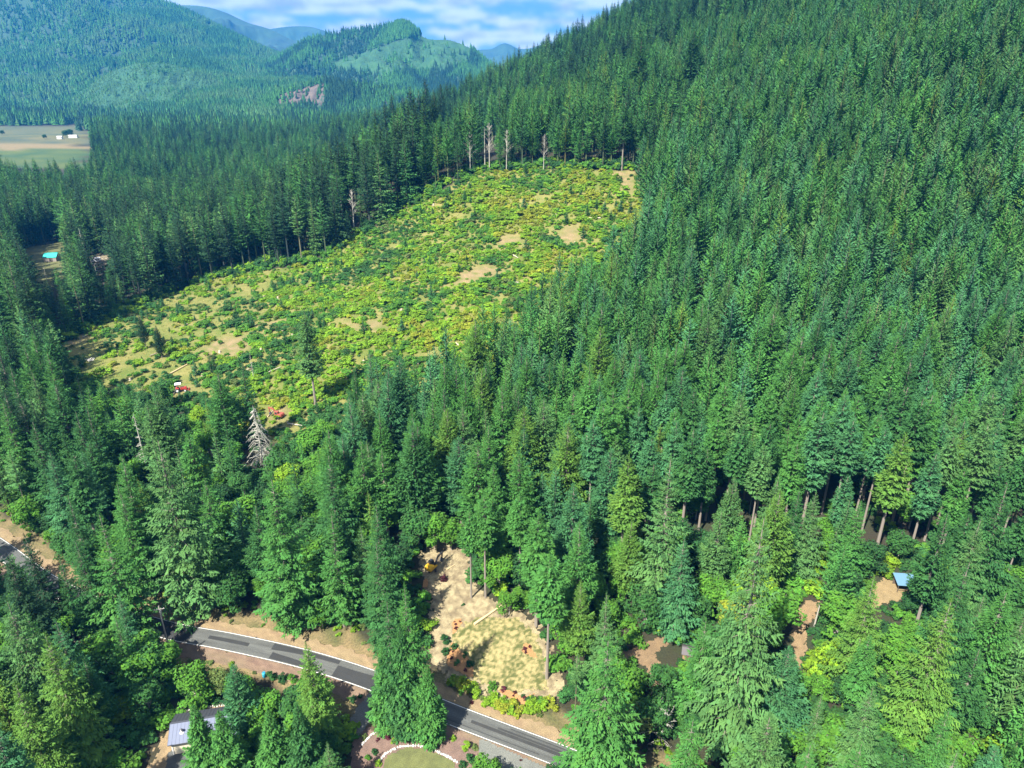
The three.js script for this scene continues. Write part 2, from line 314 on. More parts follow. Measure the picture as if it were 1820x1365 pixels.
sheet('clearing', clearing, 0.28, 0.10, (x, D) => {
  const n = fbm(x / 2.4, D / 2.4, 4), m = fbm(x / 9, D / 9, 3), t = clamp(0.55 + 1.1 * n + 0.5 * m, 0, 1);
  const rut = Math.abs(fbm(x / 6 + D / 14, D / 20, 3)) < 0.06 ? 0.75 : 1;
  return [mix(0.33, 0.66, t) * rut, mix(0.26, 0.56, t) * rut, mix(0.16, 0.34, t) * rut];
}, 2.2, 'cleared patch of pale bare dirt above the road');
sheet('dry_lawn', lawnArea, 0.35, 0.15, (x, D) => {
  const n = fbm(x / 1.5, D / 1.5, 4), m = fbm(x / 7 + 5, D / 7, 3), t = clamp(0.5 + 1.5 * n + 0.7 * m, 0, 1);
  return [mix(0.16, 0.66, t), mix(0.19, 0.56, t), mix(0.05, 0.26, t)];
}, 1.6, 'patchy half dead lawn in the middle of the clearing');
const bedPx = [
  [[803, 1142], [811, 1151], [824, 1162], [840, 1178], [843, 1190], [841, 1208], [829, 1201], [796, 1184], [794, 1176], [799, 1157]],
  [[803.5, 1107], [809, 1101], [819, 1101], [821, 1108], [814, 1119], [806, 1128], [803.5, 1128]],
  [[928, 1153], [933, 1144], [938, 1143], [945, 1153], [953, 1163], [953, 1170], [938, 1165], [928, 1160]],
  [[884, 1228], [890, 1225], [905, 1228], [928, 1238], [945, 1237], [951, 1234], [939, 1250], [938, 1259], [920, 1250], [895, 1237]],
  [[753, 1031], [759, 1028], [762, 1040], [760, 1045], [752, 1045]],
];
const bedWords = ['largest orange mulch bed, at the left side of the clearing', 'small orange mulch bed at the top left of the dry lawn', 'small triangular mulch bed at the right side of the dry lawn', 'long orange mulch bed between the dry lawn and the road', 'narrow strip of orange mulch left of the excavator'];
bedPx.forEach((b, i) => sheet('mulch_bed', land(b), 0.3, 0.2, gravel(0.70, 0.37, 0.155, 0.12), 0.3, bedWords[i]));
sheet('dirt_track', trackA, 0.3, 0.08, gravel(0.46, 0.32, 0.18), 1.2, 'two rut dirt track among the trees at lower right');
sheet('dirt_track', trackB, 0.3, 0.08, gravel(0.48, 0.36, 0.19), 1.2, 'dirt track leading up to the blue roofed shelter');
sheet('dirt_track', trackC, 0.3, 0.08, gravel(0.38, 0.26, 0.15), 1.2, 'trampled dirt patch left of the dark roofed cabin');
sheet('driveway', land([[666, 1226], [684, 1236], [672, 1262], [650, 1296], [636, 1312], [618, 1306], [618, 1286], [636, 1258], [650, 1238]]), 0.35, 0.14, gravel(0.28, 0.30, 0.285, 0.14), 0.4, 'grey gravel driveway leaving the road on its near side');
sheet('driveway', land([[852, 1312], [1000, 1378], [1030, 1400], [855, 1400]]), 0.35, 0.14, gravel(0.28, 0.30, 0.285, 0.12), 0.3, 'grey paved apron beside the road at the bottom edge');
sheet('garden_soil', gardenArea, 0.35, 0.10, gravel(0.32, 0.215, 0.18, 0.3), 1.2, 'brown bark mulch garden by the roadside firs');
sheet('garden_lawn', land([[684, 1352], [700, 1338], [722, 1330], [750, 1332], [785, 1345], [806, 1356], [815, 1385], [680, 1385]]), 0.35, 0.15, gravel(0.22, 0.25, 0.09, 0.35), 0.6, 'oval mown lawn at the bottom edge');
sheet('yard', yardLeft, 0.4, 0.08, gravel(0.46, 0.34, 0.20, 0.35), 1.4, 'bare dirt bank around the blue roofed house');

// ------------------------------------------------------------------ plants: builders
class Tris {                                                          // loose triangles with a colour each
  constructor() { this.p = []; this.c = []; }
  tri(a, b, c, col) { this.p.push(...a, ...b, ...c); for (let i = 0; i < 3; i++) this.c.push(...col); }
  geo() { const g = new THREE.BufferGeometry(); g.setAttribute('position', new THREE.Float32BufferAttribute(this.p, 3)); g.setAttribute('color', new THREE.Float32BufferAttribute(this.c, 3)); g.computeVertexNormals(); return g; }
}
function taperedTube(points, radii, sides, col, T) {
  const rings = points.map((p, i) => {
    const a = points[Math.max(0, i - 1)], b = points[Math.min(points.length - 1, i + 1)];
    const t = new THREE.Vector3(b[0] - a[0], b[1] - a[1], b[2] - a[2]).normalize(), u = new THREE.Vector3(Math.abs(t.y) > 0.9 ? 1 : 0, Math.abs(t.y) > 0.9 ? 0 : 1, 0).cross(t).normalize(), v = t.clone().cross(u);
    return Array.from({ length: sides }, (_, k) => { const q = k / sides * 2 * Math.PI, r = radii[i]; return [p[0] + r * (Math.cos(q) * u.x + Math.sin(q) * v.x), p[1] + r * (Math.cos(q) * u.y + Math.sin(q) * v.y), p[2] + r * (Math.cos(q) * u.z + Math.sin(q) * v.z)]; });
  });
  for (let i = 0; i + 1 < rings.length; i++) for (let k = 0; k < sides; k++) { const k2 = (k + 1) % sides; T.tri(rings[i][k], rings[i][k2], rings[i + 1][k2], col); T.tri(rings[i][k], rings[i + 1][k2], rings[i + 1][k], col); }
}
const BARK = [0.21, 0.18, 0.15];
// H height, R crown radius, base crown start, ws gap between whorls, nb branches per whorl, up0/up1 branch angle at foot/top, curl tip turn, wide spray width, seg twigs per side
function conifer(o) {
  const r = rngOf(o.seed), C = new Tris(), W = new Tris(), { H, R } = o, yb = o.base * H, lean = [(r() - 0.5) * 0.012 * H, (r() - 0.5) * 0.012 * H];
  const axis = y => [lean[0] * (y / H) ** 2, y, lean[1] * (y / H) ** 2];
  const tr = o.trunk ?? H * 0.011;
  taperedTube([axis(-0.6), axis(H * 0.3), axis(H * 0.65), axis(H * 0.97)], [tr * 1.15, tr * 0.85, tr * 0.5, 0.04], o.sides ?? 6, BARK, W);
  let y = yb, k = 0;
  while (y < H * 0.985) {
    const t = (y - yb) / (H - yb), prof = Math.pow(1 - t, o.pow ?? 0.8) * (0.5 + 0.5 * smooth(-0.08, 0.22, t)) * R + 0.12 + 0.25 * (1 - t);
    const n = Math.max(3, Math.round(o.nb * (0.6 + 0.4 * (1 - t)) + (r() - 0.5) * 1.5)), ph = r() * 7;
    for (let b = 0; b < n; b++) {
      if (r() < (o.gap ?? 0.06)) continue;
      const az = ph + (b + 0.5 * (r() - 0.5)) / n * 2 * Math.PI, d = [Math.cos(az), Math.sin(az)], sd = [-d[1], d[0]];
      const L = prof * ((o.even ?? 0.6) + (1.18 - (o.even ?? 0.6)) * r()), up = mix(o.up0, o.up1, Math.pow(t, 0.8)) + (r() - 0.5) * 0.22, curl = (o.curl ?? 0.2) * (1 - 0.5 * t) * (0.6 + 0.8 * r());
      const y0 = y + (r() - 0.5) * o.ws * (o.even ? 0.4 : 0.7), A = axis(y0), cu = Math.cos(up), su = Math.sin(up);
      const tone = 0.78 + 0.44 * r(), warm = 1 + 0.16 * (r() - 0.5), col = [tone * warm, tone, tone * (2 - warm)];
      const at = s => [A[0] + d[0] * L * s * cu, y0 + L * (s * su + curl * s * s), A[2] + d[1] * L * s * cu];
      if (o.wood && L > 1.2) { const w = at(0.55), ww = 0.05 + 0.012 * L; W.tri([A[0] + sd[0] * ww, A[1] + y0 - y0, A[2] + sd[1] * ww].map((v, i) => i === 1 ? y0 : v), [A[0] - sd[0] * ww, y0, A[2] - sd[1] * ww], w, BARK); }
      const seg = Math.max(3, Math.round(o.seg * (0.45 + 0.55 * L / R)));
      for (let q = 0; q < seg; q++) {
        const s = clamp((q + 0.5 + 1.1 * (r() - 0.5)) / seg, 0.02, 0.99), p = at(s * 0.97), a0 = at(Math.max(0, s - (o.tw ?? 0.5) / seg)), a1 = at(Math.min(1, s + (o.tw ?? 0.5) / seg));
        const w = L * o.wide * (0.25 + 1.0 * Math.min(1, s * 3.2) * (1 - s) + 0.12) * (0.5 + 0.95 * r());
        for (const side of [-1, 1]) {
          const fw = 0.35 + 0.7 * r(), sw = side * (0.65 + 0.5 * r()), sag = (o.sag ?? 0.3) * (0.5 + r());
          const tip = [p[0] + (d[0] * fw + sd[0] * sw) * w, p[1] - sag * w + curl * 0.3 * w, p[2] + (d[1] * fw + sd[1] * sw) * w];
          C.tri(a0, a1, tip, col);
          if (o.fine) {                                                // a second, smaller twig along the first
            const m = [mix(p[0], tip[0], 0.5), mix(p[1], tip[1], 0.5) + 0.03, mix(p[2], tip[2], 0.5)], w2 = w * 0.5;
            C.tri([mix(p[0], tip[0], 0.28), mix(p[1], tip[1], 0.28), mix(p[2], tip[2], 0.28)], [mix(p[0], tip[0], 0.72), mix(p[1], tip[1], 0.72), mix(p[2], tip[2], 0.72)], [m[0] + d[0] * w2, m[1] - sag * w2, m[2] + d[1] * w2], col);
          }
        }
        if (o.hang && r() < 0.5) { const h = o.hang * (0.3 + 1.3 * r()) * (0.35 + 0.65 * (1 - t)); C.tri(a0, a1, [p[0] + d[0] * 0.1, p[1] - h, p[2] + d[1] * 0.1], col); }
      }
      const e = at(0.86), t2 = at(1.06); C.tri([e[0] + sd[0] * 0.12 * L * o.wide * 2, e[1], e[2] + sd[1] * 0.12 * L * o.wide * 2], [e[0] - sd[0] * 0.12 * L * o.wide * 2, e[1], e[2] - sd[1] * 0.12 * L * o.wide * 2], t2, col);
    }
    y += o.ws * (0.75 + 0.5 * r()) * (1 - 0.45 * t); k++;
  }
  const top = axis(H); for (let b = 0; b < 4; b++) { const q = b * 1.6; C.tri([top[0] + 0.16 * Math.cos(q), H * 0.962, top[2] + 0.16 * Math.sin(q)], [top[0] - 0.16 * Math.cos(q), H * 0.962, top[2] - 0.16 * Math.sin(q)], [top[0], H * 1.01, top[2]], [1, 1, 1]); }
  return { crown: C.geo(), trunk: W.geo(), H };
}
function farConifer(seed, H, R, base) {
  const r = rngOf(seed), C = new Tris(), n = 9;
  for (let k = 0; k < n; k++) {
    const y0 = mix(base * H, H * 0.9, k / n), y1 = Math.min(H, y0 + H * 0.2), rr = R * Math.pow(1 - k / n, 0.8) * (0.85 + 0.3 * r()), m = 7, ph = r() * 6;
    for (let b = 0; b < m; b++) {
      const a = ph + b / m * 6.283, w = 0.36, q = rr * (0.7 + 0.5 * r()), tone = 0.8 + 0.4 * r();
      C.tri([0, y1, 0], [q * Math.cos(a + w), y0 + 0.1 * H * (r() - 0.5) * 0.4, q * Math.sin(a + w)], [q * 0.95 * Math.cos(a - w), y0, q * 0.95 * Math.sin(a - w)], [tone, tone, tone]);
    }
  }
  C.tri([0.35, -1, 0], [-0.2, -1, 0.3], [0, H * 0.5, 0], [1.6, 1.1, 1.4]); C.tri([0.35, -1, 0], [-0.2, -1, -0.3], [0, H * 0.5, 0], [1.6, 1.1, 1.4]);
  return C.geo();
}
// leafy crown: lobes filled with leaf clumps; n clumps, leaf size
function broadleaf(o) {
  const r = rngOf(o.seed), C = new Tris(), W = new Tris(), { H, R } = o, lobes = [];
  const bot = o.bottom ?? 0.25;
  for (let i = 0; i < o.lobes; i++) {
    const a = i * 2.4 + r(), q = R * 0.78 * Math.sqrt(r()), ht = mix(bot + 0.18, 0.84, Math.pow(r(), 0.8)) * H;
    lobes.push([q * Math.cos(a) * (1.15 - 0.55 * ht / H), ht, q * Math.sin(a) * (1.15 - 0.55 * ht / H), R * (0.24 + 0.2 * r()), H * (0.09 + 0.07 * r()) * (o.flat ?? 1)]);
  }
  if (o.stem) {
    const tr = H * 0.014 + 0.06;
    taperedTube([[0, -0.4, 0], [0.1, H * 0.3, 0.1], [0, H * 0.72, 0]], [tr, tr * 0.75, 0.04], 6, [0.30, 0.275, 0.245], W);
    for (const l of lobes) taperedTube([[0.08, H * (0.22 + 0.2 * r()), 0.08], [l[0] * 0.6, l[1] * 0.8, l[2] * 0.6], [l[0], l[1] + l[4] * 0.6, l[2]]], [tr * 0.5, tr * 0.32, 0.03], 4, [0.30, 0.275, 0.245], W);
  }
  for (const l of lobes) {
    const tone0 = 0.85 + 0.3 * r();
    for (let i = 0; i < o.n; i++) {
      const u = r() * 2 - 1, a = r() * 6.283, q = Math.sqrt(1 - u * u), rad = 0.55 + 0.5 * Math.pow(r(), 0.6);
      const N = [q * Math.cos(a), u, q * Math.sin(a)], p = [l[0] + N[0] * l[3] * rad, l[1] + N[1] * l[4] * rad, l[2] + N[2] * l[3] * rad];
      if (p[1] < 0.03) continue;
      const tone = tone0 * (0.78 + 0.44 * r()), y = 1 + 0.22 * (r() - 0.5), col = [tone * y, tone, tone * (2 - y)];
      for (let k = 0; k < 2; k++) {
        const n = new THREE.Vector3(N[0] + (r() - 0.5) * 1.3, N[1] + 0.55 + (r() - 0.5) * 1.1, N[2] + (r() - 0.5) * 1.3).normalize();
        const e = new THREE.Vector3(r() - 0.5, r() - 0.5, r() - 0.5).cross(n).normalize(), f = n.clone().cross(e), s = o.leaf * (0.6 + 0.8 * r()), ox = (r() - 0.5) * s * 1.6, oz = (r() - 0.5) * s * 1.6;
        const P = (x, y2) => [p[0] + ox + (e.x * x + f.x * y2) * s, p[1] + (e.y * x + f.y * y2) * s, p[2] + oz + (e.z * x + f.z * y2) * s];
        const A = P(0, -0.9), B = P(0.55, 0.05), Cc = P(0, 0.95), D = P(-0.55, 0.05);
        C.tri(A, B, Cc, col); C.tri(A, Cc, D, col);
      }
    }
  }
  return { crown: C.geo(), trunk: o.stem ? W.geo() : null, H };
}
function deadTree(o) {                                                 // bare grey wood
  const r = rngOf(o.seed), W = new Tris(), B = new Tris(), { H } = o, tr = H * 0.011 + 0.04, lx = (r() - 0.5) * 0.05 * H;
  taperedTube([[0, -0.5, 0], [lx * 0.3, H * 0.45, 0], [lx, H, 0]], [tr, tr * 0.7, 0.05], 6, [1, 1, 1], W);
  for (let i = 0; i < o.n; i++) {
    const t = o.from + (0.97 - o.from) * r(), y = t * H, a = r() * 6.283, L = o.reach * (1.05 - t) * (0.5 + 0.8 * r()) + 0.3, dx = Math.cos(a), dz = Math.sin(a), x0 = lx * t * t;
    const e = o.droop, tone = 0.8 + 0.4 * r(), c = [tone, tone, tone];
    taperedTube([[x0, y, 0], [x0 + dx * L * 0.55, y + L * (o.rise - e * 0.2), dz * L * 0.55], [x0 + dx * L, y + L * (o.rise - e), dz * L]], [o.thick, o.thick * 0.7, 0.02], 3, c, B);
    if (o.twigs) for (let k = 0; k < o.twigs; k++) { const s = 0.35 + 0.6 * r(), px = x0 + dx * L * s, py = y + L * (o.rise - e * s) * s, pz = dz * L * s; taperedTube([[px, py, pz], [px + (r() - 0.5) * 0.9, py - 0.25 * L * e * r() - 0.3 + o.rise, pz + (r() - 0.5) * 0.9]], [o.thick * 0.5, 0.012], 3, c, B); }
  }
  return { trunk: W.geo(), crown: B.geo(), H };
}

// kinds of conifer; each is built once near and once lighter for the far stands
const NEAR = { ws: 0.98, nb: 9, seg: 17, tw: 0.32, fine: true, wood: true, sides: 7 }, MID = { ws: 1.3, nb: 7, seg: 8, tw: 0.55, sides: 4 };
const firShape = [
  { H: 32, R: 6.2, base: 0.16, up0: 0.12, up1: 0.75, curl: 0.22, even: 0.82, wide: 0.295, sag: 0.25, pow: 0.72 },
  { H: 32, R: 5.6, base: 0.22, up0: 0.05, up1: 0.7, curl: 0.26, even: 0.82, wide: 0.312, sag: 0.3, pow: 0.8 },
  { H: 32, R: 6.6, base: 0.18, up0: 0.02, up1: 0.65, curl: 0.2, even: 0.82, wide: 0.279, sag: 0.25, pow: 0.68, gap: 0.12 },
  { H: 32, R: 5.2, base: 0.3, up0: 0.1, up1: 0.7, curl: 0.2, even: 0.82, wide: 0.328, sag: 0.3, pow: 0.85, gap: 0.1 },
];
const spruceShape = [
  { H: 36, R: 7.6, base: 0.06, up0: -0.32, up1: 0.45, curl: 0.02, wide: 0.25, sag: 0.6, hang: 1.3, pow: 0.86, gap: 0.16 },
  { H: 36, R: 6.6, base: 0.10, up0: -0.25, up1: 0.5, curl: 0.08, wide: 0.25, sag: 0.55, hang: 1.0, pow: 0.95, gap: 0.2 },
  { H: 36, R: 6.4, base: 0.08, up0: -0.38, up1: 0.4, curl: 0.12, wide: 0.27, sag: 0.55, hang: 1.2, pow: 0.8, gap: 0.12 },
];
const valleyShape = [
  { H: 40, R: 5.6, base: 0.34, up0: -0.12, up1: 0.5, curl: 0.1, wide: 0.38, sag: 0.4, hang: 0.5, pow: 0.62, gap: 0.14 },
  { H: 40, R: 5.0, base: 0.42, up0: -0.15, up1: 0.55, curl: 0.12, wide: 0.4, sag: 0.4, hang: 0.5, pow: 0.6, gap: 0.2 },
  { H: 40, R: 6.2, base: 0.26, up0: -0.1, up1: 0.5, curl: 0.1, wide: 0.36, sag: 0.4, hang: 0.5, pow: 0.7, gap: 0.1 },
  { H: 40, R: 4.6, base: 0.55, up0: -0.1, up1: 0.6, curl: 0.1, wide: 0.42, sag: 0.4, hang: 0.4, pow: 0.6, gap: 0.22, trunk: 0.34 },
];
const cedarShape = [{ H: 22, R: 3.6, base: 0.03, up0: -0.05, up1: 0.9, curl: 0.05, wide: 0.42, sag: 0.6, hang: 0.7, pow: 0.72, gap: 0.03, ws: 0.6, nb: 9 }];
const shapes = { fir: firShape, spruce: spruceShape, valley: valleyShape, cedar: cedarShape }, near = {}, mid = {};
let sd = 100;
for (const k in shapes) {
  near[k] = shapes[k].map(s => conifer({ ...NEAR, ...s, seed: sd++ }));
  if (k !== 'cedar') mid[k] = shapes[k].map(s => { const c = conifer({ ...MID, ...s, wide: s.wide * 0.72, curl: s.curl * 1.25, seed: sd++ }); return whole(c, [2.2, 0.9, 2.0]); });
}
function whole(c, barkTint) {                                          // trunk and crown in one geometry for the scattered mass; the bark keeps its own colour under the leaf tint
  if (!c.trunk) return c.crown;
  const t = c.trunk.clone(), col = t.attributes.color; for (let i = 0; i < col.count; i++) col.setXYZ(i, barkTint[0], barkTint[1], barkTint[2]);
  return mergeGeometries([c.crown, t]);
}
const farGeo = [farConifer(1, 32, 6.4, 0.08), farConifer(2, 32, 5.6, 0.14), farConifer(3, 32, 7, 0.06)];

// leaf colours
const TONES = {
  green: [0.050, 0.158, 0.030], deep: [0.032, 0.108, 0.027], blue: [0.043, 0.142, 0.050], yellow: [0.078, 0.172, 0.026], pale: [0.064, 0.154, 0.042], dark: [0.018, 0.055, 0.021],
};
const leafMat = {}, barkMat = new THREE.MeshStandardMaterial({ vertexColors: true, roughness: 0.9 });
for (const k in TONES) leafMat[k] = new THREE.MeshPhysicalMaterial({ color: new THREE.Color().setRGB(...TONES[k]), vertexColors: true, roughness: 0.85, specularIntensity: 0.35, side: THREE.DoubleSide });
const massMat = new THREE.MeshPhysicalMaterial({ vertexColors: true, roughness: 0.85, specularIntensity: 0.35, side: THREE.DoubleSide });
const LEAVES = { maple: [0.078, 0.215, 0.022], alder: [0.038, 0.128, 0.027], lime: [0.170, 0.310, 0.018], gold: [0.25, 0.30, 0.025], olive: [0.12, 0.175, 0.045], deepleaf: [0.026, 0.095, 0.024], red: [0.065, 0.014, 0.020], purple: [0.10, 0.022, 0.035] };
const broadMat = {};
for (const k in LEAVES) broadMat[k] = new THREE.MeshPhysicalMaterial({ color: new THREE.Color().setRGB(...LEAVES[k]), vertexColors: true, roughness: 0.95, specularIntensity: 0.3, transmission: 0.3, thickness: 0, side: THREE.DoubleSide });
const broadMass = new THREE.MeshPhysicalMaterial({ vertexColors: true, roughness: 0.95, specularIntensity: 0.3, transmission: 0.3, thickness: 0, side: THREE.DoubleSide });
const broadNear = [0, 1, 2, 3].map(i => broadleaf({ H: 13, R: 5.6, lobes: 22 + i, n: 90, leaf: 0.36, seed: 300 + i, stem: true, bottom: 0.12 }));
const shrubGeo = [0, 1, 2, 3].map(i => broadleaf({ H: 3, R: 2.3, lobes: 9, n: 50, leaf: 0.27, seed: 330 + i, bottom: -0.05, flat: 1.3 }));
const bushGeo = [0, 1].map(i => broadleaf({ H: 1, R: 0.62, lobes: 9, n: 60, leaf: 0.075, seed: 350 + i, bottom: -0.1, flat: 1.6 }));
const saplingGeo = [0, 1].map(i => conifer({ ws: 0.42, nb: 7, seg: 4, sides: 4, H: 6, R: 1.55, base: 0.03, up0: 0.25, up1: 0.9, curl: 0.15, wide: 0.42, sag: 0.25, pow: 0.9, seed: 360 + i, trunk: 0.08 }));

// ------------------------------------------------------------------ plants: where they stand
// what the photograph shows unhidden: no trunk or crown may stand before these
const OPEN = [
  [[112, 612], [200, 568], [300, 528], [370, 503], [450, 487], [560, 477], [640, 428], [720, 378], [790, 342], [850, 312], [960, 307], [1060, 310], [1118, 312], [1122, 355], [1085, 378], [1028, 420], [960, 452], [890, 482], [845, 520], [780, 578], [715, 612], [640, 622], [610, 690], [565, 745], [500, 770], [470, 748], [440, 655], [380, 642], [300, 660], [270, 640], [200, 670], [130, 648]],
  [[300, 1090], [420, 1106], [560, 1136], [650, 1162], [682, 1188], [668, 1232], [600, 1205], [580, 1180], [530, 1192], [440, 1172], [300, 1145]],
  [[785, 1238], [900, 1272], [1000, 1318], [985, 1365], [900, 1365], [780, 1290]],
  [[745, 988], [790, 952], [822, 946], [832, 1000], [842, 1050], [900, 1070], [955, 1098], [975, 1150], [990, 1190], [1000, 1260], [960, 1300], [880, 1245], [790, 1215], [768, 1150], [762, 1050]],
  [[628, 1240], [672, 1228], [664, 1290], [626, 1312]],
  [[250, 1365], [300, 1290], [340, 1258], [376, 1270], [352, 1365]],
  [[1540, 1085], [1556, 1030], [1590, 1006], [1622, 1014], [1622, 1052], [1580, 1074]],
  [[1408, 1180], [1412, 1078], [1440, 1064], [1462, 1072], [1440, 1118], [1432, 1186]],
  [[1105, 1160], [1195, 1130], [1232, 1136], [1226, 1172], [1180, 1165], [1172, 1220], [1150, 1196]],
  [[50, 468], [60, 446], [104, 440], [108, 466], [70, 490]], [[160, 470], [168, 452], [196, 452], [192, 470]],
  [[0, 940], [60, 980], [104, 1014], [98, 1022], [0, 956]],
  [[646, 1310], [690, 1295], [750, 1312], [840, 1318], [855, 1365], [650, 1365]],
  [[300, 676], [345, 676], [345, 706], [300, 706]], [[474, 712], [522, 712], [522, 762], [474, 762]],
  [[0, 226], [158, 226], [160, 286], [70, 292], [0, 288]], [[410, 188], [490, 188], [490, 200], [410, 200]],
  [[300, 1110], [420, 1112], [430, 1170], [300, 1150]], [[460, 1185], [480, 1185], [480, 1215], [460, 1215]], [[862, 236], [878, 236], [880, 300], [862, 300]], [[962, 262], [970, 262], [972, 303], [962, 303]], [[622, 362], [634, 360], [636, 412], [624, 412]],
  [[430, 724], [478, 724], [480, 826], [432, 826]], [[1305, 1050], [1400, 1050], [1400, 1150], [1320, 1160]],
];
OPEN.forEach(p => { p.bb = box2(p); });
function covers(x, D, H, R, low) {                                     // does a crown there stand before an open area?
  const g = height(x, D);
  for (let k = 0; k <= 6; k++) {
    const y = g + H * mix(low, 1, k / 6), q = project(x, y, D), w = FOCAL * R * 0.8 * (1 - mix(low, 1, k / 6) * 0.85) / q[2];
    for (const o of OPEN) for (const s of [-1, 0, 1]) if (within([q[0] + s * w, q[1]], o)) return true;
  }
  return false;
}
const houseSun = land([[215, 1300], [300, 1262], [370, 1255], [370, 1480], [330, 1900], [60, 1700], [150, 1420]]);
const bare = [clearing, meadow, pasture, tealYard, campYard, trackA, trackB, trackC, gardenArea, yardLeft];
function blocked(x, D, pad) {
  const p = [x, D];
  if (pad > 0.5 && within(p, houseSun)) return true;
  if (D < 200 && roadDistance(x, D) < 5.2 + pad) return true;
  for (const a of bare) if (within(p, a)) return true;
  return false;
}
function zoneOf(x, D) {
  if (within([x, D], cutArea)) return 'cut';
  if (D > 280 && x < (D < 470 ? -58 : -58 + (D - 470) * 0.28)) return 'valley';
  if (D > 425 && D < 660 && x < 118) return 'upper';
  if (x > -48 && D > 152 - Math.max(0, x - 40) * 0.12) return 'stand';
  if (x < -118 && D > 178) return 'leftedge';
  return 'mixed';
}
const trees = [], leafy = [];                                          // conifers and broadleaf trees still to be built
const seen = (x, D, H) => { const g = height(x, D), a = project(x, g + H, D), b = project(x, g + H * 0.4, D); return (a[1] < 1365 && b[1] > -40 || b[1] < 1365 && b[1] > 0) && a[0] > -20 && a[0] < 1840; };
function add(list, t) { const q = project(t.x, height(t.x, t.D) + t.H, t.D); t.size = t.H / q[2]; t.seen = seen(t.x, t.D, t.H); list.push(t); return t; }

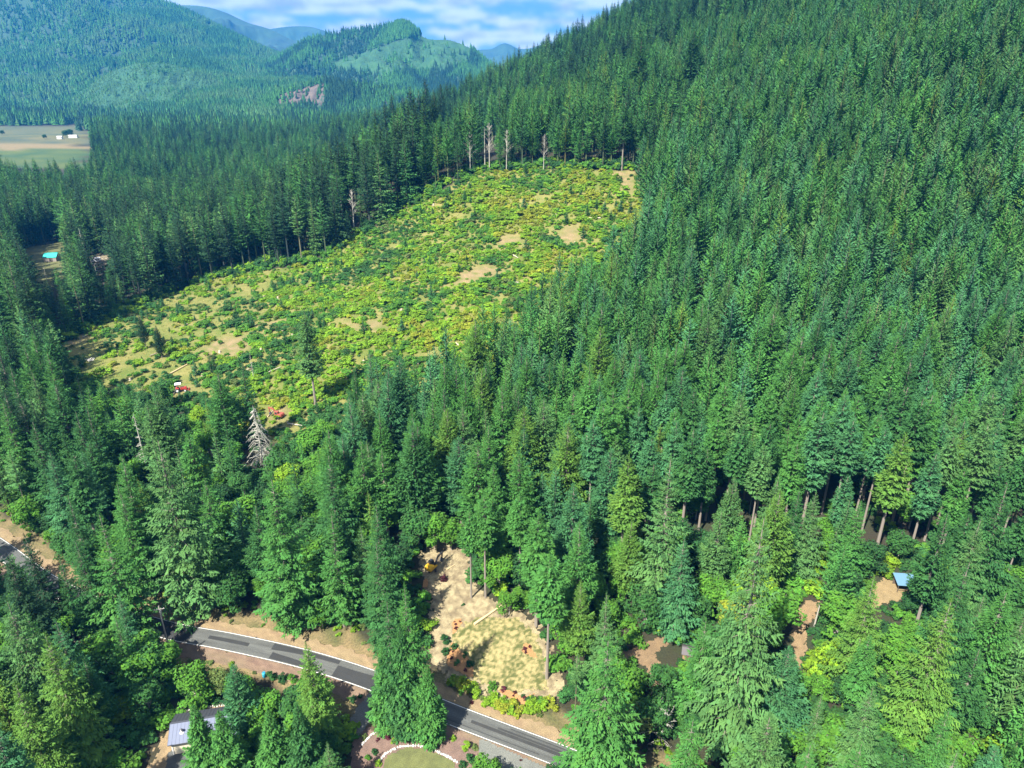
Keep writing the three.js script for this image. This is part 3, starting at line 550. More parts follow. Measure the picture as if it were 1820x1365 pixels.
// trees the photograph singles out: [top px, top py, height m, kind, shape, tone, label]
const HERO = [
  [95, 1060, 30, 'spruce', 0, 'pale', 'broad pale grey green spruce near the lower left corner'],
  [104, 1018, 17, 'cedar', 0, 'yellow', 'narrow yellow green cedar beside the left end of the road'],
  [350, 770, 40, 'spruce', 0, 'pale', 'very broad drooping spruce, the largest left of the dead white tree'],
  [526, 842, 36, 'spruce', 2, 'green', 'big drooping spruce standing above the middle of the road stretch'],
  [610, 905, 28, 'spruce', 1, 'green', 'slim spruce just right of the big one above the road'],
  [668, 888, 33, 'spruce', 2, 'deep', 'dark spruce left of the excavator clearing'],
  [118, 872, 28, 'spruce', 1, 'deep', 'dark spruce above the bend of the road at the left'],
  [565, 1140, 19, 'spruce', 2, 'yellow', 'yellow green drooping spruce in front of the road'],
  [736, 1036, 30, 'fir', 1, 'green', 'tall pointed fir of the roadside clump left of the clearing'],
  [704, 1052, 27, 'fir', 3, 'deep', 'darker fir at the left of the roadside clump by the driveway'],
  [770, 1180, 14, 'cedar', 0, 'green', 'short bushy fir at the right foot of the roadside clump'],
  [690, 1130, 18, 'cedar', 0, 'green', 'bushy low fir at the left foot of the roadside clump'],
  [440, 1180, 14, 'fir', 0, 'blue', 'bluish fir on the bank below the road'],
  [372, 1252, 13, 'cedar', 0, 'green', 'fir hiding the right end of the blue roofed house'],
  [415, 1262, 13, 'cedar', 0, 'green', 'wide fir right of the blue roofed house'],
  [505, 1262, 13, 'cedar', 0, 'green', 'fir between the house and the gravel driveway'],
  [556, 1248, 13, 'cedar', 0, 'deep', 'fir just below the yellow green spruce'],
  [596, 1318, 9, 'spruce', 1, 'pale', 'pale feathery fir at the bottom edge left of the lawn'],
  [462, 1302, 10, 'fir', 1, 'deep', 'dark fir in shade at the bottom edge near the house'],
  [42, 945, 30, 'spruce', 2, 'dark', 'dark spruce at the left border above the road'],
  [10, 985, 34, 'valley', 2, 'dark', 'dark tree cut by the left border below the road'],
  [1062, 1128, 33, 'spruce', 0, 'green', 'huge drooping fir hiding the road at the bottom centre'],
  [1080, 1050, 26, 'spruce', 1, 'pale', 'pale thin fir behind the huge drooping one'],
  [1164, 808, 44, 'spruce', 1, 'pale', 'tallest pale topped spruce at the centre right'],
  [1292, 905, 46, 'spruce', 0, 'pale', 'very tall pale spruce right of the small cabin'],
  [984, 985, 34, 'valley', 3, 'green', 'fir with a long bare trunk at the right of the clearing'],
  [1032, 922, 32, 'fir', 3, 'green', 'fir standing behind the bare trunked one by the clearing'],
  [832, 900, 31, 'valley', 1, 'green', 'leftmost fir of the bare trunked row by the clearing'],
  [1505, 1022, 27, 'spruce', 2, 'yellow', 'yellow green spruce between the dirt tracks at lower right'],
  [1605, 1058, 36, 'spruce', 0, 'yellow', 'big light green fir in front of the blue roofed shelter'],
  [1366, 1148, 24, 'fir', 0, 'blue', 'dense bluish fir left of the dirt track'],
  [1462, 1228, 18, 'spruce', 1, 'pale', 'broad pale fir at the bottom edge below the dirt track'],
  [1728, 985, 38, 'spruce', 2, 'deep', 'tall dark green fir right of the shelter'],
  [1792, 1045, 32, 'fir', 1, 'green', 'fir at the right border below the dense stand'],
  [1688, 905, 32, 'fir', 3, 'deep', 'dark fir rising behind the shelter'],
  [1010, 748, 33, 'fir', 2, 'yellow', 'yellow green fir standing out in the middle of the stand'],
  [656, 622, 34, 'spruce', 2, 'blue', 'bluish fir at the left corner of the stand beside the logged slope'],
  [690, 650, 32, 'fir', 0, 'blue', 'second bluish fir at the left corner of the stand'],
  [246, 556, 17, 'fir', 1, 'dark', 'left of two dark firs standing alone on the logged slope'],
  [276, 578, 15, 'fir', 0, 'dark', 'right of two dark firs standing alone on the logged slope'],
  [385, 655, 30, 'fir', 2, 'green', 'rounded fir at the lower edge of the logged slope'],
  [428, 640, 30, 'spruce', 2, 'deep', 'slender fir beside the dead white tree'],
  [540, 548, 36, 'valley', 0, 'pale', 'thin pale half bare spruce rising before the logged slope'],
  [1105, 178, 40, 'valley', 1, 'deep', 'tall fir with bare trunk at the top corner of the logged slope'],
  [1130, 60, 40, 'valley', 2, 'deep', 'big old fir crown above the top corner of the logged slope'],
  [1222, 55, 40, 'valley', 0, 'deep', 'big ragged fir crown high on the ridge'],
  [762, 140, 44, 'valley', 2, 'dark', 'tallest dark fir of the old clump on the skyline'],
  [735, 152, 43, 'valley', 0, 'dark', 'dark fir left of the tallest in the old clump on the skyline'],
  [785, 148, 42, 'valley', 1, 'dark', 'rightmost dark fir of the old clump on the skyline'],
  [700, 165, 41, 'valley', 2, 'dark', 'leftmost high fir of the old clump on the skyline'],
  [720, 172, 38, 'valley', 3, 'dark', 'dark fir with bare trunk in the old clump on the skyline'],
  [672, 195, 40, 'valley', 0, 'dark', 'dark fir left of the old clump, a little lower'],
];
// [foot px, foot py, top py, kind, shape, tone, fatness, label]
const FOOT = [
  [762, 281, 138, 'valley', 2, 'dark', 1.05, 'tallest dark fir of the old clump on the skyline'],
  [736, 286, 152, 'valley', 0, 'dark', 1.05, 'dark fir left of the tallest in the old clump on the skyline'],
  [788, 277, 147, 'valley', 2, 'dark', 1.05, 'rightmost dark fir of the old clump on the skyline'],
  [703, 292, 165, 'valley', 2, 'dark', 1.05, 'leftmost high fir of the old clump on the skyline'],
  [722, 290, 170, 'valley', 1, 'dark', 1.05, 'dark fir with bare trunk in the old clump on the skyline'],
  [674, 300, 192, 'valley', 0, 'dark', 1.05, 'dark fir left of the old clump, a little lower'],
  [750, 290, 158, 'valley', 1, 'dark', 1.05, 'fir before the tallest one in the old clump on the skyline'],
  [776, 285, 162, 'valley', 0, 'dark', 1.05, 'fir between the two tallest of the old clump'],
  [690, 298, 180, 'valley', 2, 'dark', 1.05, 'lower fir at the left front of the old clump'],
  [1105, 303, 176, 'valley', 1, 'deep', 1.1, 'tall fir with bare trunk at the top corner of the logged slope'],
  [1130, 215, 55, 'valley', 2, 'deep', 1.3, 'big old fir crown above the top corner of the logged slope'],
  [1222, 190, 50, 'valley', 0, 'deep', 1.4, 'big ragged fir crown high on the ridge'],
  [838, 1063, 902, 'valley', 3, 'green', 1, 'leftmost fir of the bare trunked row by the clearing'],
  [863, 1062, 876, 'valley', 3, 'green', 1.1, 'fir with a pale straight trunk right of the bare dirt'],
  [877, 1040, 880, 'valley', 1, 'green', 1, 'thin crowned fir just right of the pale straight trunk'],
  [924, 1052, 872, 'valley', 3, 'green', 1.1, 'bare trunked fir behind the bright low tree by the clearing'],
  [953, 1112, 905, 'valley', 1, 'green', 1.1, 'fir with a thin trunk at the right edge of the dry lawn'],
  [972, 1206, 982, 'valley', 3, 'green', 1.2, 'fir with a long bare trunk at the right of the clearing'],
  [378, 1400, 1250, 'cedar', 0, 'green', 1.25, 'fir hiding the right end of the blue roofed house'],
  [418, 1402, 1262, 'cedar', 0, 'green', 1.35, 'wide fir right of the blue roofed house'],
  [440, 1310, 1178, 'fir', 0, 'blue', 1.25, 'bluish fir on the bank below the road'],
  [502, 1400, 1258, 'cedar', 0, 'green', 1.15, 'fir between the house and the gravel driveway'],
  [552, 1400, 1250, 'cedar', 0, 'deep', 1.2, 'fir just below the yellow green spruce'],
  [574, 1335, 1138, 'spruce', 2, 'yellow', 1.05, 'yellow green drooping spruce in front of the road'],
  [598, 1430, 1316, 'spruce', 1, 'pale', 1.2, 'pale feathery fir at the bottom edge left of the lawn'],
  [738, 1292, 1034, 'spruce', 2, 'green', 0.9, 'tall pointed fir of the roadside clump left of the clearing'],
  [706, 1290, 1058, 'spruce', 2, 'deep', 0.85, 'darker fir at the left of the roadside clump by the driveway'],
  [766, 1316, 1180, 'cedar', 0, 'green', 1.1, 'short bushy fir at the right foot of the roadside clump'],
  [692, 1294, 1150, 'cedar', 0, 'green', 1.05, 'bushy low fir at the left foot of the roadside clump'],
  [726, 1304, 1110, 'cedar', 0, 'deep', 0.9, 'bushy fir in the front middle of the roadside clump'],
  [1165, 1096, 806, 'spruce', 1, 'pale', 1, 'tallest pale topped spruce at the centre right'],
  [1290, 1330, 902, 'spruce', 0, 'pale', 0.85, 'very tall pale spruce right of the small cabin'],
  [1062, 1420, 1126, 'spruce', 0, 'green', 1.1, 'huge drooping fir hiding the road at the bottom centre'],
  [350, 1090, 768, 'spruce', 0, 'pale', 1, 'very broad drooping spruce, the largest left of the dead white tree'],
  [526, 1118, 838, 'spruce', 2, 'green', 1.15, 'big drooping spruce standing above the middle of the road stretch'],
  [612, 1112, 905, 'spruce', 1, 'green', 1.1, 'slim spruce just right of the big one above the road'],
  [1605, 1345, 1058, 'spruce', 0, 'yellow', 1, 'big light green fir in front of the blue roofed shelter'],
  [1500, 1245, 1022, 'spruce', 2, 'yellow', 1.1, 'yellow green spruce between the dirt tracks at lower right'],
  [1368, 1330, 1148, 'fir', 0, 'blue', 1.2, 'dense bluish fir left of the dirt track'],
  [240, 1140, 905, 'spruce', 1, 'green', 1.2, 'tall loose spruce hiding the road left of the utility pole'],
  [190, 1150, 955, 'spruce', 2, 'deep', 1.1, 'dark spruce standing before the hidden stretch of road'],
  [150, 1130, 985, 'spruce', 1, 'deep', 1.1, 'spruce between the cedar and the hidden road'],
  [95, 1300, 1060, 'spruce', 0, 'pale', 1.1, 'broad pale grey green spruce near the lower left corner'],
];
for (const [px, py, top, kind, i, tone, fat, label] of FOOT) {
  const [x, D] = ground(px, py), g = height(x, D); let a = 2, b = 90; for (let k = 0; k < 24; k++) { const m = (a + b) / 2; if (project(x, g + m, D)[1] > top) a = m; else b = m; }
  add(trees, { kind, i, x, D, H: a, tone, fat, label, hero: true, zone: 'hero' });
}
const footLabels = new Set(FOOT.map(f => f[7]));
for (const [px, py, H, kind, i, tone, label] of HERO) {
  if (footLabels.has(label)) continue;
 const [x, D] = ground(px, py, H); add(trees, { kind, i, x, D, H, tone, label, hero: true, zone: 'hero' }); }
const heroAt = trees.map(t => [t.x, t.D]);
const nearHero = (x, D, d) => { for (const h of heroAt) if ((h[0] - x) ** 2 + (h[1] - D) ** 2 < d * d) return true; return false; };

const rs = rngOf(77), pick = (arr, r) => arr[Math.floor(r * arr.length) % arr.length];
function inReach(x, D, H, m = 34) { const g = height(x, D), a = project(x, g + H, D), b = project(x, g, D), w = m * FOCAL / Math.max(a[2], 30); return a[2] > 20 && a[0] > -w && a[0] < 1820 + w && b[1] > -60 && a[1] < 1365 + w * 1.2; }
const spacing = { valley: 7.2, upper: 7.2, stand: 7.2, leftedge: 7.6, mixed: 9.0 };
for (const [z, gap] of Object.entries(spacing)) for (let D = 62; D < 680; D += gap) {
  const half = 0.76 * D + 70;
  for (let x0 = -half; x0 < half; x0 += gap) {
    const r1 = rs(), r2 = rs(), r3 = rs(), r4 = rs(), r5 = rs(), r6 = rs();
    const x = x0 + (r1 - 0.5) * gap * 0.85, d = D + (r2 - 0.5) * gap * 0.85;
    if (zoneOf(x, d) !== z || blocked(x, d, 1.5) || nearHero(x, d, z === 'mixed' ? 6 : 4.2)) continue;
    let kind, H, tone, i = Math.floor(r3 * 4);
    if (z === 'stand') { kind = 'fir'; H = 22 + 13 * r4 + 4 * fbm(x / 60, d / 60, 2); const b = fbm(x / 45 + 3, d / 45, 2); tone = r5 < 0.04 ? 'yellow' : r5 < 0.34 + 0.3 * b ? 'blue' : r5 < 0.48 ? 'deep' : r5 < 0.62 ? 'pale' : 'green'; }
    else if (z === 'valley') { kind = r6 < 0.75 ? 'valley' : 'spruce'; H = 33 + 11 * r4; tone = r5 < 0.5 ? 'dark' : r5 < 0.8 ? 'deep' : r5 < 0.9 ? 'green' : 'pale'; }  // valley leaf tones picked darker: cloud shade is put into the colour
    else if (z === 'upper') { kind = r6 < 0.5 ? 'valley' : 'fir'; H = 21 + 19 * r4; tone = r5 < 0.45 ? 'deep' : r5 < 0.8 ? 'green' : r5 < 0.9 ? 'dark' : 'yellow'; }
    else if (z === 'leftedge') { kind = r6 < 0.4 ? 'spruce' : r6 < 0.75 ? 'fir' : 'valley'; H = 24 + 12 * r4; tone = r5 < 0.4 ? 'deep' : r5 < 0.6 ? 'green' : r5 < 0.75 ? 'blue' : r5 < 0.9 ? 'dark' : 'pale'; }
    else { if (r6 < 0.34) continue; kind = r6 < 0.66 ? 'spruce' : r6 < 0.85 ? 'fir' : 'valley'; H = 20 + 15 * r4; tone = r5 < 0.35 ? 'green' : r5 < 0.6 ? 'deep' : r5 < 0.8 ? 'pale' : r5 < 0.9 ? 'yellow' : 'blue'; }
    if (z === 'stand' && d < 176 + 10 * r6 && x > 20) { kind = 'valley'; i = r6 < 0.5 ? 1 : 3; H += 3; }
    if ((z === 'valley' || z === 'upper') && d > 497 && x > -135 && x < 0) H *= 0.62;
    if (!inReach(x, d, H)) continue;
    if (covers(x, d, H, 5 * H / 32, 0.1)) { H *= 0.5; if (H < 9 || z === 'stand' && r6 < 0.6 || covers(x, d, H, 4 * H / 32, 0.1)) continue; }
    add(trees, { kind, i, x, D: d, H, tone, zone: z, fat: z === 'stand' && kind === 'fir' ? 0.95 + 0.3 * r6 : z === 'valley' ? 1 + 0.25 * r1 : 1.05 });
  }
}
// broadleaf trees the photograph singles out
const LEAFHERO = [
  [1345, 1022, 15, 'lime', 'bright yellow green maple left of the dirt track'], [1320, 1060, 13, 'gold', 'maple with golden patches in the bright grove left of the track'], [1385, 1050, 14, 'maple', 'green maple nearest the dirt track'], [1358, 1090, 12, 'maple', 'front green maple of the bright grove left of the track'], [1312, 1030, 13, 'maple', 'rear green maple beside the tall pale spruce'], [1335, 1085, 12, 'lime', 'lowest light green maple beside the tall pale spruce'],
  [285, 1142, 10, 'maple', 'fresh green alder below the utility pole'], [240, 1130, 13, 'maple', 'fresh green alder left of the utility pole'], [190, 1150, 12, 'alder', 'alder in the thicket left of the house'], [160, 1230, 11, 'alder', 'alder lowest in the thicket at lower left'], [250, 1210, 10, 'alder', 'alder just above the dirt bank of the house'], [100, 1270, 11, 'alder', 'alder near the lower left corner'], [40, 1220, 12, 'maple', 'bright broadleaf tree at the lower left border'], [25, 1300, 11, 'alder', 'broadleaf tree in the lower left corner'],
  [385, 1190, 7, 'olive', 'olive green round tree below the road'], [412, 1200, 6, 'maple', 'small bright green tree below the road'], [350, 1185, 7, 'alder', 'round dark green tree on the bank below the road'],
  [770, 905, 12, 'maple', 'broadleaf tree behind the excavator'], [740, 900, 13, 'alder', 'broadleaf tree up left of the excavator'], [800, 920, 10, 'maple', 'light green broadleaf tree above the bare dirt'], [700, 850, 15, 'maple', 'broadleaf tree standing among the spruces above the clearing'],
  [935, 235, 14, 'lime', 'yellow green tree at the top edge of the logged slope'], [150, 690, 12, 'alder', 'alder at the lower left edge of the logged slope'], [190, 760, 12, 'alder', 'alder grove tree below the logged slope at the left'], [110, 740, 12, 'alder', 'grey green alder at the left below the logged slope'],
  [560, 800, 13, 'maple', 'light broadleaf tree below the red excavator'], [605, 780, 13, 'alder', 'broadleaf tree right of the red excavator hollow'], [350, 720, 9, 'lime', 'yellow green tree below the red tractor'], [905, 1050, 7, 'maple', 'low bright tree at the upper right of the clearing'], [1060, 1230, 9, 'alder', 'broadleaf tree behind the huge drooping fir'],
  [1790, 1310, 9, 'lime', 'yellow green tree in the lower right corner'], [420, 880, 15, 'maple', 'light green tree between the two biggest spruces'], [210, 930, 14, 'maple', 'bright green tree above the bend of the road'], [470, 930, 12, 'alder', 'dark green tree left of the big spruce above the road'], [1180, 1180, 9, 'alder', 'dense dark green tree left of the cabin'], [1140, 1250, 9, 'olive', 'olive tree behind the bare grey tree'],
];
for (const [px, py, H, tone, label] of LEAFHERO) { const [x, D] = ground(px, py, H); add(leafy, { i: leafy.length % 4, x, D, H, tone, label, hero: true }); }
for (let D = 66; D < 330; D += 6.2) for (let x0 = -0.76 * D - 60; x0 < 0.76 * D + 60; x0 += 6.2) {
  const r1 = rs(), r2 = rs(), r3 = rs(), r4 = rs(), r5 = rs();
  const x = x0 + (r1 - 0.5) * 5.5, d = D + (r2 - 0.5) * 5.5, z = zoneOf(x, d);
  if (z === 'cut' || blocked(x, d, 1.2)) continue;
  const share = z === 'mixed' ? 0.72 : z === 'leftedge' ? 0.35 : z === 'stand' ? 0.10 : z === 'valley' ? 0.15 : 0;
  if (r3 > share) continue;
  const H = 6 + 7 * r4, n = fbm(x / 30, d / 30, 2) + (r5 - 0.5) * 0.7, tone = n > 0.5 ? 'lime' : n > 0.05 ? 'maple' : n > -0.3 ? 'alder' : 'deepleaf';
  if (!inReach(x, d, H) || covers(x, d, H, 4, 0.0)) continue;
  add(leafy, { i: Math.floor(r4 * 97) % 4, x, D: d, H, tone });
}

// ------------------------------------------------------------------ plants: the largest in view as single things, the rest as one mass each
const ZONEWORD = {
  stand: { word: 'fir of the dense stand', group: 'firs of the dense hillside stand' },
  valley: { word: 'conifer of the old forest', group: 'conifers of the old valley forest' },
  upper: { word: 'conifer of the upper wood', group: 'conifers above the logged slope' },
  leftedge: { word: 'conifer of the left wood', group: 'conifers along the left border' },
  mixed: { word: 'conifer of the roadside wood', group: 'conifers of the mixed wood by the road' },
};
const TONEWORD = { green: 'mid green', deep: 'deep green', blue: 'bluish green', yellow: 'yellowish green', pale: 'pale grey green', dark: 'very dark green' };
const kindName = { fir: 'fir_tree', spruce: 'spruce_tree', valley: 'fir_tree', cedar: 'cedar_tree' };
const MARKS = [[1605, 1035, 'the blue roofed shelter'], [1425, 1120, 'the dirt track'], [1216, 1150, 'the small cabin'], [1164, 900, 'the tallest spruce'], [1062, 1240, 'the huge drooping fir'], [880, 1150, 'the dry lawn'], [770, 1005, 'the yellow excavator'], [735, 1160, 'the roadside clump'], [565, 1210, 'the yellow green spruce'], [335, 1300, 'the house'], [292, 1110, 'the utility pole'], [105, 1060, 'the yellow cedar'], [455, 770, 'the dead white tree'], [496, 735, 'the red excavator'], [321, 690, 'the red tractor'], [1010, 800, 'the yellow green fir'], [660, 680, 'the bluish corner firs'], [350, 900, 'the broadest spruce'], [526, 960, 'the big roadside spruce'], [94, 455, 'the teal roof'], [1728, 1100, 'the tall dark fir'], [1366, 1220, 'the dense bluish fir'], [1110, 310, 'the logged top corner']];
function beside(t) {                                                  // where it shows in the photograph, by the nearest landmark
  const q = project(t.x, height(t.x, t.D) + t.H * 0.6, t.D); let best = MARKS[0], m = 1e9;
  for (const k of MARKS) { const d = Math.hypot(k[0] - q[0], k[1] - q[1]); if (d < m) { m = d; best = k; } }
  const dx = q[0] - best[0], dy = q[1] - best[1], far = m > 160 ? 'far ' : '';
  return `${far}${Math.abs(dx) > Math.abs(dy) ? (dx < 0 ? 'left of' : 'right of') : (dy < 0 ? 'above' : 'below')} ${best[2]}`;
}
const proto = {};
function makeTree(t, lib, mats, name) {
  const key = name + t.kind + t.i + t.tone, src = lib[t.i % lib.length];
  if (!proto[key]) { const g = new THREE.Group(); if (src.trunk) part('trunk', src.trunk, barkMat, g); part('crown', src.crown, mats[t.tone], g); proto[key] = shadows(g); }
  const o = proto[key].clone(), s = t.H / src.H, r = rngOf(Math.round(t.x * 31 + t.D * 17));
  o.scale.set(s * (t.fat ?? 1) * (0.92 + 0.16 * r()), s, s * (t.fat ?? 1) * (0.92 + 0.16 * r())); o.rotation.y = r() * 6.283; o.position.copy(P3(t.x, t.D)); o.position.y -= 0.15;
  return o;
}
const dummy = new THREE.Object3D(), tint = new THREE.Color();
function mass(name, list, geos, mat, tones, label, baseH, jitter = 0.22) {  // what is too much to count: scattered copies under one object
  const root = new THREE.Group(), r = rngOf(name.length * 991 + list.length);
  geos.forEach((g, gi) => {
    const mine = list.filter(t => (t.i % geos.length) === gi); if (!mine.length) return;
    const m = new THREE.InstancedMesh(g, mat, mine.length); m.name = 'plants';
    mine.forEach((t, k) => {
      const s = t.H / baseH; dummy.position.set(t.x, t.y ?? height(t.x, t.D) - 0.15, -t.D); dummy.rotation.set(0, r() * 6.283, 0); const f = (t.fat ?? 1) * (0.85 + 0.3 * r()); dummy.scale.set(s * f, s, s * f); dummy.updateMatrix(); m.setMatrixAt(k, dummy.matrix);
      const c = tones[t.tone] ?? t.tone, v = 1 + jitter * 2 * (r() - 0.5), w = 1 + 0.14 * (r() - 0.5); tint.setRGB(c[0] * v * w, c[1] * v, c[2] * v * (2 - w)); m.setColorAt(k, tint);
    });
    root.add(m);
  });
  return put(name, root, label, null, null, 'stuff');
}
trees.sort((a, b) => (b.hero ? 1 : 0) - (a.hero ? 1 : 0) || (b.seen ? b.size : 0) - (a.seen ? a.size : 0));
const single = trees.slice(0, 300), rest = trees.slice(300);
for (const t of single) {
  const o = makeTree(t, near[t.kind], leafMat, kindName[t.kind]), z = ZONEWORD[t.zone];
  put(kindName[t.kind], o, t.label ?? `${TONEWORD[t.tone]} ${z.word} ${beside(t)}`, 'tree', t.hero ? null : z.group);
}
const byKind = k => rest.filter(t => t.kind === k).map(t => ({ ...t }));
mass('hillside_forest', byKind('fir'), mid.fir, massMat, TONES, 'mass of young firs covering the right hillside', 32);
mass('valley_forest', byKind('valley'), mid.valley, massMat, TONES, 'mass of tall conifers beyond the logged slope, toned dark for cloud shade', 40);
mass('spruce_forest', byKind('spruce'), mid.spruce, massMat, TONES, 'spruces filling the woods at the left', 36);

leafy.sort((a, b) => (b.hero ? 1 : 0) - (a.hero ? 1 : 0) || (b.seen ? b.size : 0) - (a.seen ? a.size : 0));
const LEAFWORD = { lime: 'bright yellow green', maple: 'fresh green', alder: 'mid green', deepleaf: 'dark green', gold: 'golden', olive: 'olive green' };
leafy.slice(0, 260).forEach(t => put('broadleaf_tree', makeTree({ ...t, kind: 'b' }, broadNear, broadMat, 'broad'), t.label ?? `${LEAFWORD[t.tone]} broadleaf tree ${beside(t)}`, 'tree', t.hero ? null : 'broadleaf trees of the understorey'));
const broadWhole = broadNear.map(c => whole(c, [3.4, 1.6, 4]));
mass('broadleaf_wood', leafy.slice(260), broadWhole, broadMass, LEAVES, 'broadleaf understorey filling the woods', 13);
// logged slope: shrubs, young firs, dry grass
{
  const shrubs = [], saplings = [], tufts = [], [xa, xb, da, db] = box2(cutArea);
  for (let D = da; D < db; D += 1.95) for (let x0 = xa; x0 < xb; x0 += 1.95) {
    const r1 = rs(), r2 = rs(), r3 = rs(), r4 = rs(), r5 = rs(), x = x0 + (r1 - 0.5) * 1.9, d = D + (r2 - 0.5) * 1.9;
    if (!within([x, d], cutArea)) continue;
    const soil = barePatches.some(b => within([x, d], b)), n = fbm(x / 24, d / 24, 3), open = smooth(-75, -165, x) * 0.55, lane = Math.abs(fbm(x / 55 + 4, d / 55, 2)) < 0.045 ? 0.5 : 0;
    if (r3 < 0.6 && !soil) tufts.push({ i: 0, x, D: d, H: 0.4 + 0.5 * r4, tone: r5 < 0.5 ? [0.36, 0.32, 0.09] : [0.19, 0.26, 0.05], fat: 1.3 });
    if (soil && r3 > 0.10) continue;
    if (r3 > clamp(0.80 - open - lane + 0.6 * n, 0.08, 0.94)) continue;
    const m = 1.15 * fbm(x / 60 + 31, d / 60, 2) + 0.5 * fbm(x / 12, d / 12 + 7, 2) + (r5 - 0.5) * 0.5 + 0.4 * smooth(-70, 50, x) - 0.12;
    shrubs.push({ i: Math.floor(r4 * 89) % 4, x, D: d, H: 0.8 + 1.5 * r4 + (r2 < 0.12 ? 1.6 * r1 : 0) + 0.6 * Math.max(0, n), tone: m > 0.42 ? 'gold' : m > -0.06 ? 'lime' : m > -0.38 ? 'maple' : m > -0.44 ? 'olive' : 'alder', fat: 0.85 + 0.6 * r1 });
  }
  for (let D = da; D < db; D += 5.2) for (let x0 = xa; x0 < xb; x0 += 5.2) {
    const r1 = rs(), r2 = rs(), r3 = rs(), r4 = rs(), x = x0 + (r1 - 0.5) * 5, d = D + (r2 - 0.5) * 5;
    if (!within([x, d], cutArea) || barePatches.some(b => within([x, d], b)) || r3 > 0.2 + 0.6 * fbm(x / 40 + 8, d / 40, 2)) continue;
    saplings.push({ i: Math.floor(r4 * 83) % 2, x, D: d, H: 2.6 + 4.6 * r4 * r4, tone: r3 < 0.1 ? 'deep' : r3 < 0.2 ? 'green' : 'blue' });
  }
  saplings.forEach(t => { t.fat = 1.1; });
  const big = l => l.sort((a, b) => b.H / (b.D + 60) - a.H / (a.D + 60));
  big(shrubs); big(saplings);
  const sw = { gold: 'golden yellow', lime: 'yellow green', maple: 'fresh green', olive: 'olive', deepleaf: 'dark green' };
  shrubs.slice(0, 200).forEach(t => put('shrub', makeTree({ ...t, kind: 's' }, shrubGeo, broadMat, 'shrub'), `${sw[t.tone]} shrub of the logged slope ${beside(t)}`, 'shrub', 'shrubs on the logged slope'));
  saplings.slice(0, 160).forEach(t => put('fir_sapling', makeTree({ ...t, kind: 'y' }, saplingGeo, leafMat, 'sapling'), `${TONEWORD[t.tone]} young fir ${beside(t)}`, 'young tree', 'young firs on the logged slope'));
  mass('brush', shrubs.slice(200), shrubGeo.map(s => s.crown), broadMass, LEAVES, 'dense brush covering the logged slope', 3, 0.3);
  if (saplings.length > 160) mass('young_firs', saplings.slice(160), saplingGeo.map(s => whole(s, [2, 1.2, 2])), massMat, TONES, 'more young firs dotted over the logged slope', 6);
  // dry grass
  const T = new Tris(), r = rngOf(9);
  for (let k = 0; k < 26; k++) { const a = r() * 6.283, q = 0.9 * Math.sqrt(r()), x = q * Math.cos(a), z = q * Math.sin(a), b = r() * 6.283, h = 0.5 + 0.5 * r(), c = 0.8 + 0.4 * r(); T.tri([x + 0.08 * Math.cos(b), -0.05, z + 0.08 * Math.sin(b)], [x - 0.08 * Math.cos(b), -0.05, z - 0.08 * Math.sin(b)], [x + (r() - 0.5) * 0.7, h, z + (r() - 0.5) * 0.7], [c, c, c]); }
  const grass = T.geo();
  for (const [area, step, tone1, tone2, h] of [[clearing, 1.5, [0.50, 0.40, 0.20], [0.36, 0.27, 0.14], 0.22], [lawnArea, 0.9, [0.52, 0.44, 0.2], [0.2, 0.24, 0.06], 0.28]]) {
    const [a, b, c, d] = box2(area);
    for (let x = a; x < b; x += step) for (let D = c; D < d; D += step) { const X = x + (rs() - 0.5) * step, Y = D + (rs() - 0.5) * step, q = rs(); if (within([X, Y], area) && q < 0.75 && !(area === clearing && within([X, Y], lawnArea))) tufts.push({ i: 0, x: X, D: Y, H: h * (0.6 + rs()), tone: q < 0.36 ? tone1 : tone2, fat: 1.4 }); }
  }
  mass('dry_grass', tufts, [grass], new THREE.MeshStandardMaterial({ vertexColors: true, roughness: 0.9, side: THREE.DoubleSide }), {}, 'dry grass on the clearing and the logged slope', 1);
}
